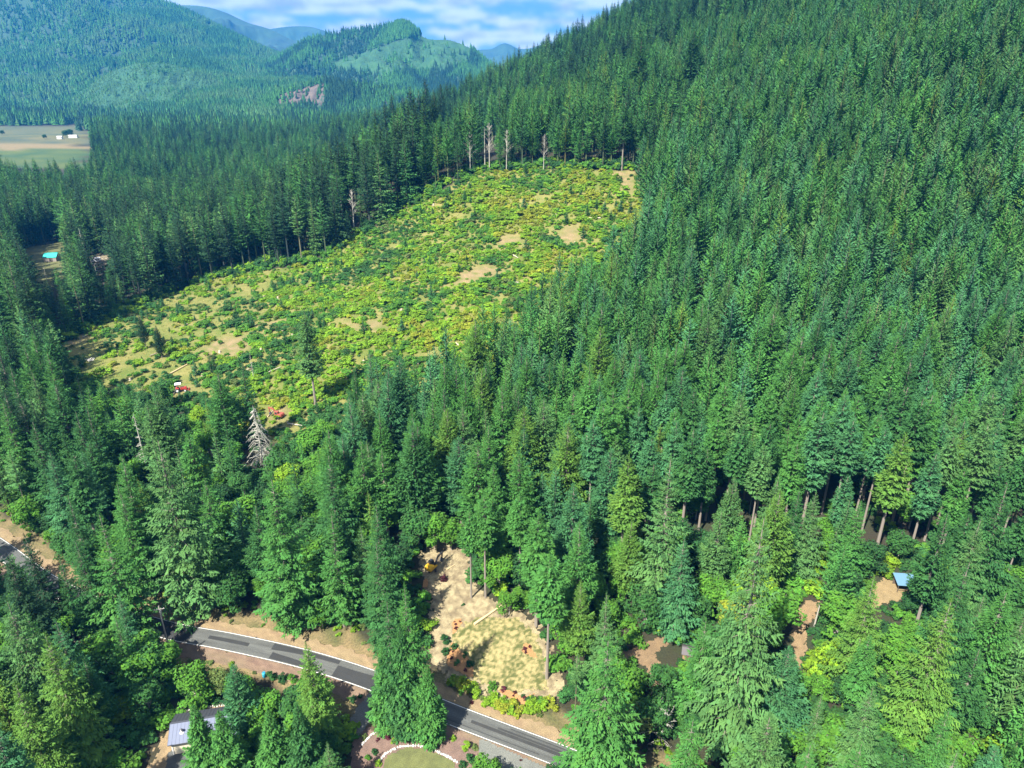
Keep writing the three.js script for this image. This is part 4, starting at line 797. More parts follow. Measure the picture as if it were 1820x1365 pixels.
// undergrowth of the near woods and the verges
{
  const under = [];
  for (let D = 70; D < 300; D += 2.6) for (let x0 = -0.76 * D - 40; x0 < 0.76 * D + 40; x0 += 2.6) {
    const r1 = rs(), r2 = rs(), r3 = rs(), r4 = rs(), x = x0 + (r1 - 0.5) * 2.8, d = D + (r2 - 0.5) * 2.8, z = zoneOf(x, d);
    if (z === 'cut' || blocked(x, d, -0.2)) continue;
    const rd = d < 190 ? roadDistance(x, d) : 99, n = fbm(x / 18, d / 18, 3) + (r4 - 0.5) * 0.5;
    if (r3 > (z === 'mixed' ? 0.93 : z === 'leftedge' ? 0.5 : 0.22)) continue;
    const H = rd < 12 ? 0.6 + 1.0 * r4 : 1.2 + 2.4 * r4;
    if (H > 2.2 && covers(x, d, H, 1.2, 0.4)) continue;
    if (rd < 8.5 && r4 > 0.5) continue;
    under.push({ i: Math.floor(r4 * 89) % 4, x, D: d, H, tone: rd < 12 ? (n > 0.05 ? 'lime' : n > -0.2 ? 'olive' : 'maple') : n > 0.45 ? 'lime' : n > 0.0 ? 'maple' : n > -0.3 ? 'alder' : 'deepleaf', fat: 1.1 });
  }
  for (let D = 255; D < 530; D += 2.8) for (let x0 = -240; x0 < 130; x0 += 2.8) {
    const r1 = rs(), r2 = rs(), r3 = rs(), r4 = rs(), x = x0 + (r1 - 0.5) * 2.7, d = D + (r2 - 0.5) * 2.7;
    if (within([x, d], cutArea) || !(within([x, d - 15], cutArea) || within([x + 14, d - 5], cutArea)) || blocked(x, d, 0)) continue;
    if (r3 < 0.85) under.push({ i: Math.floor(r4 * 89) % 4, x, D: d, H: 1.6 + 3.4 * r4, tone: r3 < 0.2 ? 'lime' : r3 < 0.5 ? 'maple' : r3 < 0.7 ? 'alder' : 'deepleaf', fat: 1 });
  }
  mass('undergrowth', under, shrubGeo.map(s => s.crown), broadMass, LEAVES, 'leafy undergrowth between the trunks and along the verges', 3, 0.28);
  // bright roadside shrubs below the clearing
  const spots = [[806, 1215], [814, 1219], [822, 1222], [830, 1227], [838, 1230], [846, 1234], [818, 1214], [830, 1219], [842, 1226], [868, 1252], [878, 1254], [888, 1258], [898, 1264], [908, 1268], [918, 1272], [880, 1246], [895, 1252], [910, 1258], [926, 1264], [938, 1268], [952, 1266], [966, 1258], [975, 1250], [960, 1250], [985, 1262], [948, 1256]];
  spots.forEach(([px, py], k) => { const [x, D] = ground(px, py), r = rngOf(k + 5); put('shrub', makeTree({ kind: 'v', i: k % 4, x, D, H: 1.5 + 1.2 * r(), tone: r() < 0.35 ? 'gold' : r() < 0.7 ? 'lime' : 'maple', fat: 0.9 }, shrubGeo, broadMat, 'verge'), 'bright yellow green shrub on the verge between clearing and road', 'shrub', 'bright verge shrubs below the clearing'); });
}
// far forest of the valley floor and the hills
{
  const list = [], r = rngOf(41);
  for (let D = 672; D < 2750;) {
    const gap = 7.2 + (D - 650) * 0.0042;
    for (let x0 = -0.75 * D - 60; x0 < 0.75 * D + 60; x0 += gap) {
      const x = x0 + (r() - 0.5) * gap * 0.9, d = D + (r() - 0.5) * gap * 0.9, a = r(), b = r(), c = r(), H = 22 + 20 * a;
      if (within([x + 90 * fbm(x / 60, d / 60, 3), d], meadow) || within([x, d], pasture)) continue;
      if (!inReach(x, d, H, 30)) continue;
      let h = H; if (covers(x, d, H, 3, 0.3)) { h = 5 + 4 * a; if (b < 0.6 || covers(x, d, h, 2, 0.3)) continue; }
      const n = fbm(x / 140, d / 140, 3) + (b - 0.5) * 1.1;
      list.push({ i: Math.floor(c * 71) % 3, x, D: d, H: h, tone: n > 0.5 ? 'pale' : n > 0.2 ? 'green' : n > -0.15 ? 'deep' : 'dark', fat: 0.9 + 0.4 * c });
    }
    D += gap;
  }
  const closer = list.filter(t => t.D < 1500), farther = list.filter(t => t.D >= 1500);
  mass('middle_forest', closer, [mid.fir[0], mid.valley[2], mid.fir[2]], massMat, TONES, 'forest on the valley floor in the middle distance', 34);
  mass('distant_forest', farther, farGeo, massMat, TONES, 'far forest covering the valley floor and ridge', 32);
  const hills = [];
  const spread = (s, count, keep, H0, H1, tones) => {
    for (let k = 0; k < count; k++) {
      const u = r(), v = r() * 1.06, i = u * s.N, j = v * s.R, i0 = Math.min(s.N - 1, Math.floor(i)), j0 = Math.min(s.rows.length - 2, Math.floor(j)), A = s.rows[j0][i0], B = s.rows[j0][i0 + 1], C = s.rows[j0 + 1][i0], fi = i - i0, fj = j - j0;
      const x = A[0] + (B[0] - A[0]) * fi + (C[0] - A[0]) * fj, y = A[1] + (B[1] - A[1]) * fi + (C[1] - A[1]) * fj, D = A[2] + (B[2] - A[2]) * fi + (C[2] - A[2]) * fj;
      if (y < -2) continue;
      const p = project(x, y, D); if (p[0] < -60 || p[0] > 1250 || p[1] < -60) continue;
      if (r() > keep(x, D, u, v, y)) continue;
      const n = 1.3 * fbm(x / 420, D / 420, 3) + (r() - 0.5) * 0.45; hills.push({ i: Math.floor(r() * 3), x, y: y - 1, D, H: mix(H0, H1, r()), tone: n > 0.15 ? tones[0] : n > -0.15 ? tones[1] : tones[2], fat: 1.15 });
    }
  };
  spread(bigHill, 52000, (x, D) => 0.75 + 0.5 * fbm(x / 150, D / 150, 2), 24, 36, ['pale', 'green', 'deep']);
  spread(midHill, 17000, (x, D, u, v, y) => midIsCut(x, D, y) ? 0.03 : 0.95, 22, 34, ['green', 'deep', 'dark']);
  spread(bumpHill, 5200, (x, D, u) => u > 0.72 ? 0.7 : 0.22 + 0.5 * fbm(x / 60, D / 60, 2), 9, 20, ['pale', 'green', 'deep']);
  spread(scarHill, 4200, (x, D, u, v) => u > 0.17 && u < 0.44 && v > 0.45 && v < 0.95 ? 0.06 : 0.8, 16, 30, ['green', 'deep', 'dark']);
  spread(bumpHill, 15000, () => 0.9, 4, 8, ['pale', 'pale', 'green']);
  spread(midHill, 20000, (x, D, u, v, y) => midIsCut(x, D, y) ? 0.9 : 0, 4, 8, ['pale', 'pale', 'green']);
  mass('hill_forest', hills, farGeo, massMat, TONES, 'forest on the far hills', 32);
}
// dead and bare trees
{
  const grey = new THREE.MeshStandardMaterial({ vertexColors: true, color: new THREE.Color().setRGB(0.36, 0.35, 0.30), roughness: 0.9 }), pale = new THREE.MeshStandardMaterial({ vertexColors: true, color: new THREE.Color().setRGB(0.34, 0.32, 0.27), roughness: 0.9 });
  const kinds = { weeping: deadTree({ H: 22, n: 130, from: 0.12, reach: 4.6, droop: 0.85, rise: 0.1, thick: 0.085, twigs: 4, seed: 501 }), spike: deadTree({ H: 22, n: 46, from: 0.3, reach: 2.6, droop: 0.3, rise: 0.05, thick: 0.06, twigs: 1, seed: 502 }), pole: deadTree({ H: 22, n: 9, from: 0.55, reach: 2.0, droop: 0.1, rise: 0.3, thick: 0.07, seed: 503 }), fork: deadTree({ H: 18, n: 40, from: 0.3, reach: 4.6, droop: -0.25, rise: 0.75, thick: 0.06, twigs: 3, seed: 504 }), bush: deadTree({ H: 9, n: 34, from: 0.1, reach: 6, droop: -0.2, rise: 0.35, thick: 0.09, twigs: 5, seed: 505 }) };
  for (const [px, py, H, k, m, label] of [
    [452, 720, 21, 'weeping', grey, 'dead white spruce with drooping bare branches left of the red excavator'], [238, 735, 24, 'spike', grey, 'slim dead grey conifer at the left below the logged slope'], [444, 628, 12, 'spike', pale, 'short dead white top beside the logged slope'],
    [630, 336, 18, 'fork', pale, 'pale forked dead tree at the back edge of the logged slope'], [612, 345, 16, 'pole', pale, 'pale dead trunk left of the forked dead tree'], [870, 218, 24, 'fork', pale, 'tall pale dead tree at the top edge of the logged slope'], [862, 226, 22, 'pole', pale, 'thin pale dead trunk beside the tall dead tree'], [900, 230, 18, 'fork', pale, 'pale branching dead tree right of the tall one'], [966, 238, 20, 'fork', pale, 'lone pale dead tree in the middle of the top edge'], [836, 235, 18, 'fork', pale, 'pale dead tree leftmost on the top edge'],
    [120, 418, 32, 'pole', pale, 'tall bare white trunk near the teal roof'], [76, 472, 20, 'pole', pale, 'leaning bare trunk below the teal roof'], [222, 425, 30, 'pole', pale, 'bare trunk in the forest right of the camp'], [168, 470, 22, 'pole', pale, 'short bare trunk below the white camper'], [1182, 1262, 9, 'bush', grey, 'bare grey branching tree near the bottom by the road'], [140, 405, 32, 'spike', grey, 'half dead conifer with grey branches near the teal roof'], [248, 350, 28, 'pole', pale, 'thin dead spire in the old forest at the left'],
    [148, 1170, 10, 'pole', pale, 'thin bare white stem in the thicket left of the house'], [205, 1030, 13, 'pole', pale, 'pale bare stem right of the yellow green cedar'], [1090, 490, 12, 'pole', pale, 'short dead trunk at the right edge of the logged slope'],
  ]) {
    const foot = { 630: 416, 612: 416, 870: 303, 862: 304, 900: 304, 966: 304, 836: 309 }[px];
    let [x, D] = ground(px, py, H), tall = H; if (foot) { [x, D] = ground(px, foot); let a = 2, b = 60; for (let q = 0; q < 20; q++) { const m = (a + b) / 2; if (project(x, height(x, D) + m, D)[1] > py) a = m; else b = m; } tall = a; }
    const g = new THREE.Group(), src = kinds[k], s = tall / src.H;
    part('trunk', src.trunk, m, g); part('branches', src.crown, m, g); g.scale.set(k === 'weeping' ? s * 1.35 : s, s, k === 'weeping' ? s * 1.35 : s); g.rotation.y = px * 0.37; g.position.copy(P3(x, D)); put('dead_tree', g, label, 'dead tree');
  }
  const [x, D] = ground(1446, 1117), g = new THREE.Group(), W = new Tris(); taperedTube([[0, -0.4, 0], [0.1, 3, 0], [0.25, 6.8, 0]], [0.2, 0.17, 0.13], 7, [1, 1, 1], W); part('trunk', W.geo(), pale, g); g.position.copy(P3(x, D)); put('broken_trunk', g, 'bare grey broken trunk standing beside the dirt track', 'trunk');
}

// ------------------------------------------------------------------ small things
const boxG = (w, h, d) => new THREE.BoxGeometry(w, h, d), cyl = (a, b, h, n = 14) => new THREE.CylinderGeometry(a, b, h, n);
function stand(name, px, py, turn, label, category, group) { const [x, D] = ground(px, py), g = new THREE.Group(); g.position.copy(P3(x, D)); g.rotation.y = turn; g.userData.later = [name, label, category, group]; return g; }
function done(g) { const [n, l, c, gr] = g.userData.later; delete g.userData.later; return put(n, g, l, c, gr); }
function rod(a, b, r0, r1, n = 8) { const W = new Tris(); taperedTube([a, b], [r0, r1], n, [1, 1, 1], W); return W.geo(); }
function profile(pts, depth, bevel = 0.03) { const s = new THREE.Shape(pts.map(p => new THREE.Vector2(...p))), g = new THREE.ExtrudeGeometry(s, { depth, bevelEnabled: bevel > 0, bevelSize: bevel, bevelThickness: bevel, bevelSegments: 1 }); g.translate(0, 0, -depth / 2); return g; }
function gableRoof(g, L, depth, wallH, rise, over, panelW, matA, matB) {    // roof of single metal panels on two slopes; the ridge runs along x
  const half = depth / 2 + over, sl = Math.hypot(half, rise), ang = Math.atan2(rise, half), roof = new THREE.Group(); roof.name = 'roof'; g.add(roof);
  const pan = boxG(panelW - 0.02, 0.05, sl), rib = boxG(0.05, 0.05, sl), n = Math.round((L + 2 * over) / panelW);
  for (const s of [1, -1]) for (let k = 0; k < n; k++) {
    const x = -(L + 2 * over) / 2 + (k + 0.5) * panelW, p = part('roof_panel', pan, s > 0 ? matA : matB, roof, [x, wallH + rise / 2 - over * 0.2, s * half / 2]); p.rotation.x = s * ang;
    const q = part('seam', rib, s > 0 ? matA : matB, roof, [x - panelW / 2, wallH + rise / 2 - over * 0.2 + 0.045, s * half / 2]); q.rotation.x = s * ang;
  }
  part('ridge_cap', boxG(L + 2 * over, 0.06, 0.36), matB, roof, [0, wallH + rise - over * 0.2 + 0.05, 0]);
  return roof;
}
const roofBlue = M(0.115, 0.135, 0.20, 0.6), cream = M(0.60, 0.53, 0.40, 0.8), trim = M(0.78, 0.75, 0.68, 0.6), glass = M(0.03, 0.04, 0.05, 0.12), darkTrim = M(0.05, 0.05, 0.055, 0.6);
{ // house at lower left
  const g = stand('house', 338, 1330, 0.21, 'house with blue grey metal roof and cream wall at lower left', 'house'); g.position.x += 3.0; g.position.z -= 3.2; g.position.y += 0.1;
  const L = 13, d = 6.6, h = 3.1;
  part('wall', boxG(L, h, 0.2), cream, g, [0, h / 2, d / 2]); part('wall', boxG(L, h, 0.2), cream, g, [0, h / 2, -d / 2]);
  for (const s of [-1, 1]) { part('wall', boxG(0.2, h, d - 0.2), cream, g, [s * (L / 2 - 0.1), h / 2, 0]); const gb = profile([[-d / 2 + 0.1, 0], [d / 2 - 0.1, 0], [0, 1.35]], 0.16, 0); const m = part('gable', gb, cream, g, [s * (L / 2 - 0.1), h, 0]); m.rotation.y = Math.PI / 2; }
  part('corner_trim', boxG(0.22, h, 0.1), trim, g, [-L / 2 + 0.1, h / 2, d / 2 + 0.14]);
  const roof = gableRoof(g, L, d, h, 1.65, 0.5, 0.7, roofBlue, M(0.07, 0.075, 0.09, 0.5, { metalness: 0.25 }));  // back slope and ridge cap darker: shade of the far side painted in
  const v = new THREE.Group(); v.name = 'roof_vent'; g.add(v); v.position.set(-L / 2 + 1.9, h + 0.75, 1.9);
  part('pipe', cyl(0.14, 0.14, 0.9), trim, v, [0, 0.25, 0]); part('cap', new THREE.ConeGeometry(0.32, 0.24, 14), M(0.06, 0.06, 0.07, 0.4), v, [0, 0.84, 0]); part('flashing', cyl(0.3, 0.42, 0.12), trim, v, [0, 0.0, 0]);
  part('gutter', boxG(L + 0.9, 0.12, 0.12), darkTrim, g, [0, h - 0.09, d / 2 + 0.6]);
  for (const x of [1.5, 4.5]) { const w = part('window', boxG(1.4, 1.1, 0.06), trim, g, [x, 1.7, d / 2 + 0.13]); part('pane', boxG(1.2, 0.9, 0.04), glass, w, [0, 0, 0.03]); }
  done(g);
  sheet('driveway', land([[300, 1337], [352, 1328], [400, 1324], [400, 1400], [296, 1400], [296, 1350]]), 0.35, 0.14, gravel(0.155, 0.17, 0.175, 0.1), 0.3, 'dark grey paved yard in front of the cream wall');
}
{ // shelter with blue roof, lower right
  const g = stand('shelter', 1605, 1046, -0.10, 'open post shelter with light blue metal roof at lower right', 'shelter');
  const post = cyl(0.09, 0.1, 2.6, 8), wood = M(0.10, 0.075, 0.055, 0.85), blue = M(0.10, 0.20, 0.29, 0.5);
  for (const x of [-1.9, 1.9]) for (const z of [-1.4, 1.4]) part('post', cyl(0.09, 0.1, z < 0 ? 2.9 : 2.2, 8), wood, g, [x, (z < 0 ? 2.9 : 2.2) / 2 - 0.1, z]);
  for (const z of [-1.4, 1.4]) part('beam', boxG(4.2, 0.16, 0.12), wood, g, [0, z < 0 ? 2.82 : 2.12, z]);
  const roof = new THREE.Group(); roof.name = 'roof'; g.add(roof); roof.position.set(0, 2.62, 0); roof.rotation.x = 0.245;
  for (let k = 0; k < 6; k++) { part('roof_panel', boxG(0.74, 0.05, 3.7), blue, roof, [-1.9 + k * 0.76, 0.02, 0]); part('seam', boxG(0.04, 0.05, 3.7), blue, roof, [-2.28 + k * 0.76, 0.06, 0]); }
  part('rail', boxG(4.0, 0.1, 0.08), wood, g, [0, 0.9, 1.4]); part('back_wall', boxG(3.8, 1.3, 0.08), wood, g, [0, 0.65, -1.4]);
  part('bench', boxG(2.6, 0.1, 0.5), M(0.22, 0.16, 0.11), g, [0, 0.5, -0.7]);
  done(g);
}
{ // small dark cabin
  const g = stand('cabin', 1228, 1168, -0.28, 'small cabin with dark grey roof half hidden by the tall spruce', 'cabin'), wall = M(0.30, 0.20, 0.10, 0.85), rf = M(0.085, 0.075, 0.08, 0.6);
  part('wall', boxG(4.6, 2.3, 0.12), wall, g, [0, 1.15, 1.7]); part('wall', boxG(4.6, 2.3, 0.12), wall, g, [0, 1.15, -1.7]); for (const s of [-1, 1]) { part('wall', boxG(0.12, 2.3, 3.28), wall, g, [s * 2.24, 1.15, 0]); const gb = profile([[-1.64, 0], [1.64, 0], [0, 0.9]], 0.1, 0); const m = part('gable', gb, wall, g, [s * 2.24, 2.3, 0]); m.rotation.y = Math.PI / 2; }
  gableRoof(g, 4.6, 3.5, 2.3, 1.15, 0.35, 0.5, rf, rf);
  g.scale.setScalar(0.78);
  const dr = part('door', boxG(0.9, 1.9, 0.06), M(0.12, 0.08, 0.05), g, [-1.0, 0.97, 1.79]); part('handle', boxG(0.05, 0.15, 0.05), trim, dr, [0.35, 0, 0.05]);
  done(g);
}
{ // teal roofed barn and the camp in the valley
  const teal = M(0.02, 0.42, 0.36, 0.5), w = M(0.28, 0.24, 0.2);
  const g = stand('barn', 94, 463, 0.12, 'barn with bright teal roof in a forest yard at the left', 'barn'); const L = 8, d = 7, h = 3;
  part('wall', boxG(L, h, 0.2), w, g, [0, h / 2, d / 2]); part('wall', boxG(L, h, 0.2), w, g, [0, h / 2, -d / 2]); for (const s of [-1, 1]) { part('wall', boxG(0.2, h, d - 0.2), w, g, [s * (L / 2 - 0.1), h / 2, 0]); const m = part('gable', profile([[-d / 2 + 0.1, 0], [d / 2 - 0.1, 0], [0, 2.2]], 0.16, 0), w, g, [s * (L / 2 - 0.1), h, 0]); m.rotation.y = Math.PI / 2; }
  gableRoof(g, L, d, h, 2.5, 0.4, 0.88, teal, teal); part('door', boxG(2.4, 2.5, 0.08), M(0.12, 0.1, 0.09), g, [0.5, 1.26, d / 2 + 0.15]); done(g);
  const c = stand('camper', 171, 466, 0.5, 'white camper parked among pale debris behind the forest edge', 'camper'), wh = M(0.72, 0.74, 0.78, 0.4);
  part('body', profile([[-3, 0.6], [3, 0.6], [3.2, 1.5], [2.9, 2.9], [-2.8, 2.9], [-3.1, 1.6]], 2.3, 0.08), wh, c); for (const x of [-1.8, 0, 1.8]) part('window', boxG(1.0, 0.6, 0.06), glass, c, [x, 2.0, 1.27]); for (const x of [-1.2, 1.2]) for (const z of [-1, 1]) { const wl = part('wheel', cyl(0.38, 0.38, 0.25), darkTrim, c, [x, 0.38, z]); wl.rotation.x = Math.PI / 2; } done(c);
  const p = stand('debris_pile', 192, 462, 0, 'heap of bleached wood debris beside the white camper', 'debris'), r = rngOf(61), wood = M(0.5, 0.45, 0.36); for (let k = 0; k < 26; k++) { const a = r() * 6.28, x = (r() - 0.5) * 9, z = (r() - 0.5) * 6, l = 1 + 1.6 * r(); part('stick', rod([x, 0.1 + 0.8 * r(), z], [x + l * Math.cos(a), 0.2 + 1.2 * r(), z + l * Math.sin(a)], 0.16, 0.08, 5), wood, p); } done(p);
  for (const [px, py, L2, lab] of [[107, 247, 9, 'left of two long white sheds on the far meadow'], [131, 245, 16, 'right and longer of two white sheds on the far meadow']]) { const s = stand('shed', px, py, 0.2, lab, 'shed'), ww = M(0.62, 0.6, 0.55); part('wall', boxG(L2, 4, 9), ww, s, [0, 2, 0]); gableRoof(s, L2, 9, 4, 2, 0.4, 2, M(0.42, 0.41, 0.4, 0.6), M(0.4, 0.4, 0.38, 0.6)); done(s); }
  for (const [px, py, H, lab] of [[145, 236, 24, 'lone dark conifer at the far edge of the meadow'], [118, 244, 16, 'left of two round trees by the meadow sheds'], [126, 243, 17, 'right of two round trees by the meadow sheds'], [80, 247, 10, 'low round tree on the far meadow'], [5, 240, 12, 'round tree at the left border of the far meadow']]) { const [x, D] = ground(px, py); const t = H > 20 ? makeTree({ kind: 'fir', i: 1, x, D, H, tone: 'dark' }, near.fir, leafMat, 'fir_tree') : makeTree({ kind: 'b', i: 1, x, D, H, tone: 'deepleaf', fat: 1.3 }, broadNear, broadMat, 'broad'); put(H > 20 ? 'fir_tree' : 'broadleaf_tree', t, lab, 'tree'); }
}
function digger(name, px, py, turn, s, paint, cabMat, label, armTurn) {   // tracked excavator, front towards +x
  const g = stand(name, px, py, turn, label, 'excavator'), black = M(0.025, 0.025, 0.028, 0.7), steel = M(0.10, 0.10, 0.11, 0.5, { metalness: 0.5 });
  for (const z of [-0.85, 0.85]) { const t = part('track', profile([[-1.5, 0.25], [-1.25, 0.02], [1.25, 0.02], [1.5, 0.25], [1.5, 0.5], [1.25, 0.72], [-1.25, 0.72], [-1.5, 0.5]], 0.42, 0.04), black, g, [0, 0, z]); for (const x of [-1.1, 0, 1.1]) { const w = part('roller', cyl(0.22, 0.22, 0.5, 10), steel, t, [x, 0.36, 0]); w.rotation.x = Math.PI / 2; } }
  part('undercarriage', boxG(1.7, 0.35, 1.3), steel, g, [0, 0.6, 0]);
  const up = new THREE.Group(); up.name = 'upper_body'; up.position.set(0, 0.8, 0); up.rotation.y = armTurn; g.add(up);
  part('engine_cover', profile([[-1.75, 0], [-0.2, 0], [-0.2, 0.95], [-1.5, 0.95], [-1.75, 0.6]], 2.0, 0.05), paint, up); part('deck', boxG(1.5, 0.2, 2.0), paint, up, [0.45, 0.12, 0]);
  part('cab', profile([[-0.3, 0.1], [1.1, 0.1], [1.15, 0.8], [0.85, 1.75], [-0.3, 1.75]], 0.9, 0.04), cabMat, up, [0, 0, -0.5]);
  for (const z of [-0.98, -0.02]) part('cab_window', boxG(0.9, 0.7, 0.03), glass, up, [0.35, 1.2, z]);
  part('boom', profile([[0.7, 0.25], [1.0, 0.2], [2.4, 1.9], [4.1, 2.1], [4.1, 2.4], [2.2, 2.3]], 0.3, 0.03), paint === cabMat ? paint : black, up, [0, 0, 0.3]);
  part('stick', profile([[4.0, 2.55], [4.25, 2.5], [4.0, 0.5], [3.78, 0.5]], 0.24, 0.03), paint === cabMat ? paint : black, up, [0, 0, 0.3]);
  part('hydraulic_ram', rod([1.2, 0.5, 0.55], [2.9, 1.95, 0.55], 0.07, 0.05), steel, up); part('bucket', profile([[3.95, 0.6], [3.7, 0.55], [3.3, 0.05], [3.45, -0.3], [3.9, -0.35], [4.0, 0.1]], 0.8, 0.03), steel, up, [0, 0, 0.3]);
  part('blade', boxG(0.12, 0.45, 2.2), steel, g, [1.85, 0.35, 0]);
  g.scale.setScalar(s); return done(g);
}
digger('excavator', 768, 1012, 1.75, 0.95, M(0.72, 0.40, 0.02, 0.45), M(0.03, 0.035, 0.045, 0.4), 'yellow and black tracked excavator at the top of the clearing', -0.75);
{ const red = M(0.30, 0.07, 0.045, 0.6); digger('excavator', 496, 742, 2.4, 1.0, red, red, 'small red excavator on a patch of bare dirt left of centre', 0.4); }
{ // tractor
  const g = stand('tractor', 321, 696, 0.35, 'red tractor with white canopy at the lower edge of the logged slope', 'tractor'), red = M(0.38, 0.04, 0.03, 0.5), white = M(0.75, 0.75, 0.75, 0.5);
  part('bonnet', profile([[0.2, 0.75], [1.9, 0.75], [1.95, 1.2], [1.7, 1.45], [0.2, 1.5]], 0.8, 0.05), red, g); part('chassis', boxG(2.8, 0.3, 0.6), darkTrim, g, [0.3, 0.6, 0]); part('fender', boxG(0.9, 0.15, 1.9), red, g, [-0.7, 1.35, 0]); part('seat', boxG(0.45, 0.5, 0.5), darkTrim, g, [-0.5, 1.5, 0]);
  for (const z of [-0.8, 0.8]) { for (const [x, r] of [[-0.8, 0.72], [1.4, 0.45]]) { const w = part('wheel', new THREE.TorusGeometry(r * 0.72, r * 0.28, 8, 18), darkTrim, g, [x, r, z]); const h = part('rim', cyl(r * 0.5, r * 0.5, 0.2, 14), white, w); h.rotation.x = Math.PI / 2; } }
  for (const x of [-1.0, 0.1]) for (const z of [-0.65, 0.65]) part('canopy_post', cyl(0.03, 0.03, 1.3, 6), darkTrim, g, [x, 2.0, z]); part('canopy', profile([[-1.3, 2.62], [0.5, 2.62], [0.4, 2.76], [-1.2, 2.76]], 1.6, 0.04), white, g);
  part('loader_arm', rod([0.6, 1.1, 0.6], [2.6, 0.5, 0.6], 0.07, 0.06), red, g); part('loader_arm', rod([0.6, 1.1, -0.6], [2.6, 0.5, -0.6], 0.07, 0.06), red, g); part('loader_bucket', profile([[2.5, 0.1], [3.1, 0.1], [2.7, 0.35], [2.6, 0.8], [2.5, 0.8]], 1.7, 0.02), red, g);
  g.scale.setScalar(1.25); done(g);
}
{ // utility pole by the road
  const g = stand('utility_pole', 301, 1154, 0.3, 'weathered wooden utility pole on the near side of the road', 'utility pole'), wood = M(0.36, 0.33, 0.29, 0.9);
  part('pole', rod([0, -0.3, 0], [0, 12.5, 0], 0.19, 0.13, 10), wood, g); part('cross_arm', boxG(2.2, 0.12, 0.1), wood, g, [0, 11.7, 0.17]); for (const x of [-0.95, -0.4, 0.4, 0.95]) part('insulator', cyl(0.05, 0.07, 0.2, 8), M(0.5, 0.5, 0.48, 0.3), g, [x, 11.86, 0.17]); part('transformer', cyl(0.24, 0.24, 0.8, 12), M(0.35, 0.36, 0.37, 0.5), g, [0.0, 10.4, -0.42]); done(g);
}
{ // barrel, logs
  const b = stand('barrel', 470, 1203, 0, 'blue plastic barrel by the garden below the road', 'barrel'); part('drum', new THREE.LatheGeometry([[0, 0], [0.36, 0], [0.42, 0.25], [0.4, 0.6], [0.42, 1.0], [0.36, 1.25], [0, 1.25]].map(p => new THREE.Vector2(...p)), 18), M(0.03, 0.30, 0.42, 0.45), b); part('lid', cyl(0.33, 0.33, 0.05, 18), M(0.02, 0.2, 0.3, 0.5), b, [0, 1.28, 0]); done(b);
  const log = (p, q, r, label, m) => { const [xa, da] = ground(...p), [xb, db] = ground(...q), a = P3(xa, da), g = new THREE.Group(), c = P3(xb, db); g.position.copy(a); part('stem', rod([0, r + 0.15, 0], [c.x - a.x, c.y - a.y + r * 0.6 + 0.15, c.z - a.z], r, r * 0.55, 9), m, g); part('cut_end', cyl(r * 0.96, r * 0.96, 0.05, 12), M(0.6, 0.45, 0.25), g, [0, r + 0.15, 0]).rotation.set(0, Math.atan2(-(c.z - a.z), c.x - a.x), Math.PI / 2); put('fallen_log', g, label, 'log'); };
  const pl = M(0.52, 0.40, 0.22, 0.85);
  log([843, 1112], [893, 1077], 0.32, 'long pale peeled log lying across the top of the dry lawn', pl);
  log([302, 666], [347, 641], 0.3, 'pale fallen log near the two dark firs on the logged slope', pl);
  log([794, 1014], [808, 1005], 0.14, 'thin pole lying right of the excavator', pl);
  log([476, 742], [486, 730], 0.2, 'short log left of the red excavator', M(0.4, 0.3, 0.2)); log([510, 752], [518, 744], 0.2, 'short log right of the red excavator', M(0.4, 0.3, 0.2));
  const p = stand('brush_pile', 160, 642, 0, 'pile of bleached sticks at the left end of the logged slope', 'brush pile'), r = rngOf(71), wood = M(0.55, 0.52, 0.48); for (let k = 0; k < 22; k++) { const a = r() * 6.28, x = (r() - 0.5) * 2.4, z = (r() - 0.5) * 2, l = 0.8 + 1.2 * r(); part('stick', rod([x, 0.05 + 0.5 * r(), z], [x + l * Math.cos(a), 0.2 + 1.2 * r(), z + l * Math.sin(a)], 0.12, 0.06, 5), wood, p); } done(p);
}
{ // slash left on the logged slope: grey logs and cut stumps
  const r = rngOf(818), [xa, xb, da, db] = box2(cutArea), woods = [M(0.40, 0.35, 0.28, 0.9), M(0.30, 0.25, 0.19, 0.9), M(0.48, 0.42, 0.33, 0.9)], top = M(0.52, 0.40, 0.25, 0.85);
  let n = 0;
  for (let k = 0; k < 900 && n < 70; k++) {
    const x = mix(xa, xb, r()), D = mix(da, db, r()), q = r(), a = r() * 6.283, l = 2.5 + 5 * r(); if (!within([x, D], cutArea) || roadDistance(x, D) < 20) continue;
    n++; const g = new THREE.Group(); g.position.copy(P3(x, D)); const t = { x, D, H: 1 };
    if (q < 0.6) { const dx = l * Math.cos(a), dd = l * Math.sin(a), y = height(x + dx, D + dd) - g.position.y; part('stem', rod([0, 0.5, 0], [dx, y + 0.45, -dd], 0.26, 0.14, 7), woods[n % 3], g); part('branch_stub', rod([dx * 0.5, y * 0.5 + 0.5, -dd * 0.5], [dx * 0.5 + 0.5, y * 0.5 + 1.3, -dd * 0.5], 0.07, 0.03, 5), woods[n % 3], g); put('slash_log', g, `weathered log lying in the brush ${beside(t)}`, 'log', 'logs left on the logged slope'); }
    else { part('stump', cyl(0.42, 0.6, 1.1, 9), woods[n % 3], g, [0, 0.45, 0]); part('cut_face', cyl(0.4, 0.4, 0.06, 9), top, g, [0, 1.03, 0]); put('tree_stump', g, `cut stump in the brush ${beside(t)}`, 'stump', 'stumps on the logged slope'); }
  }
}
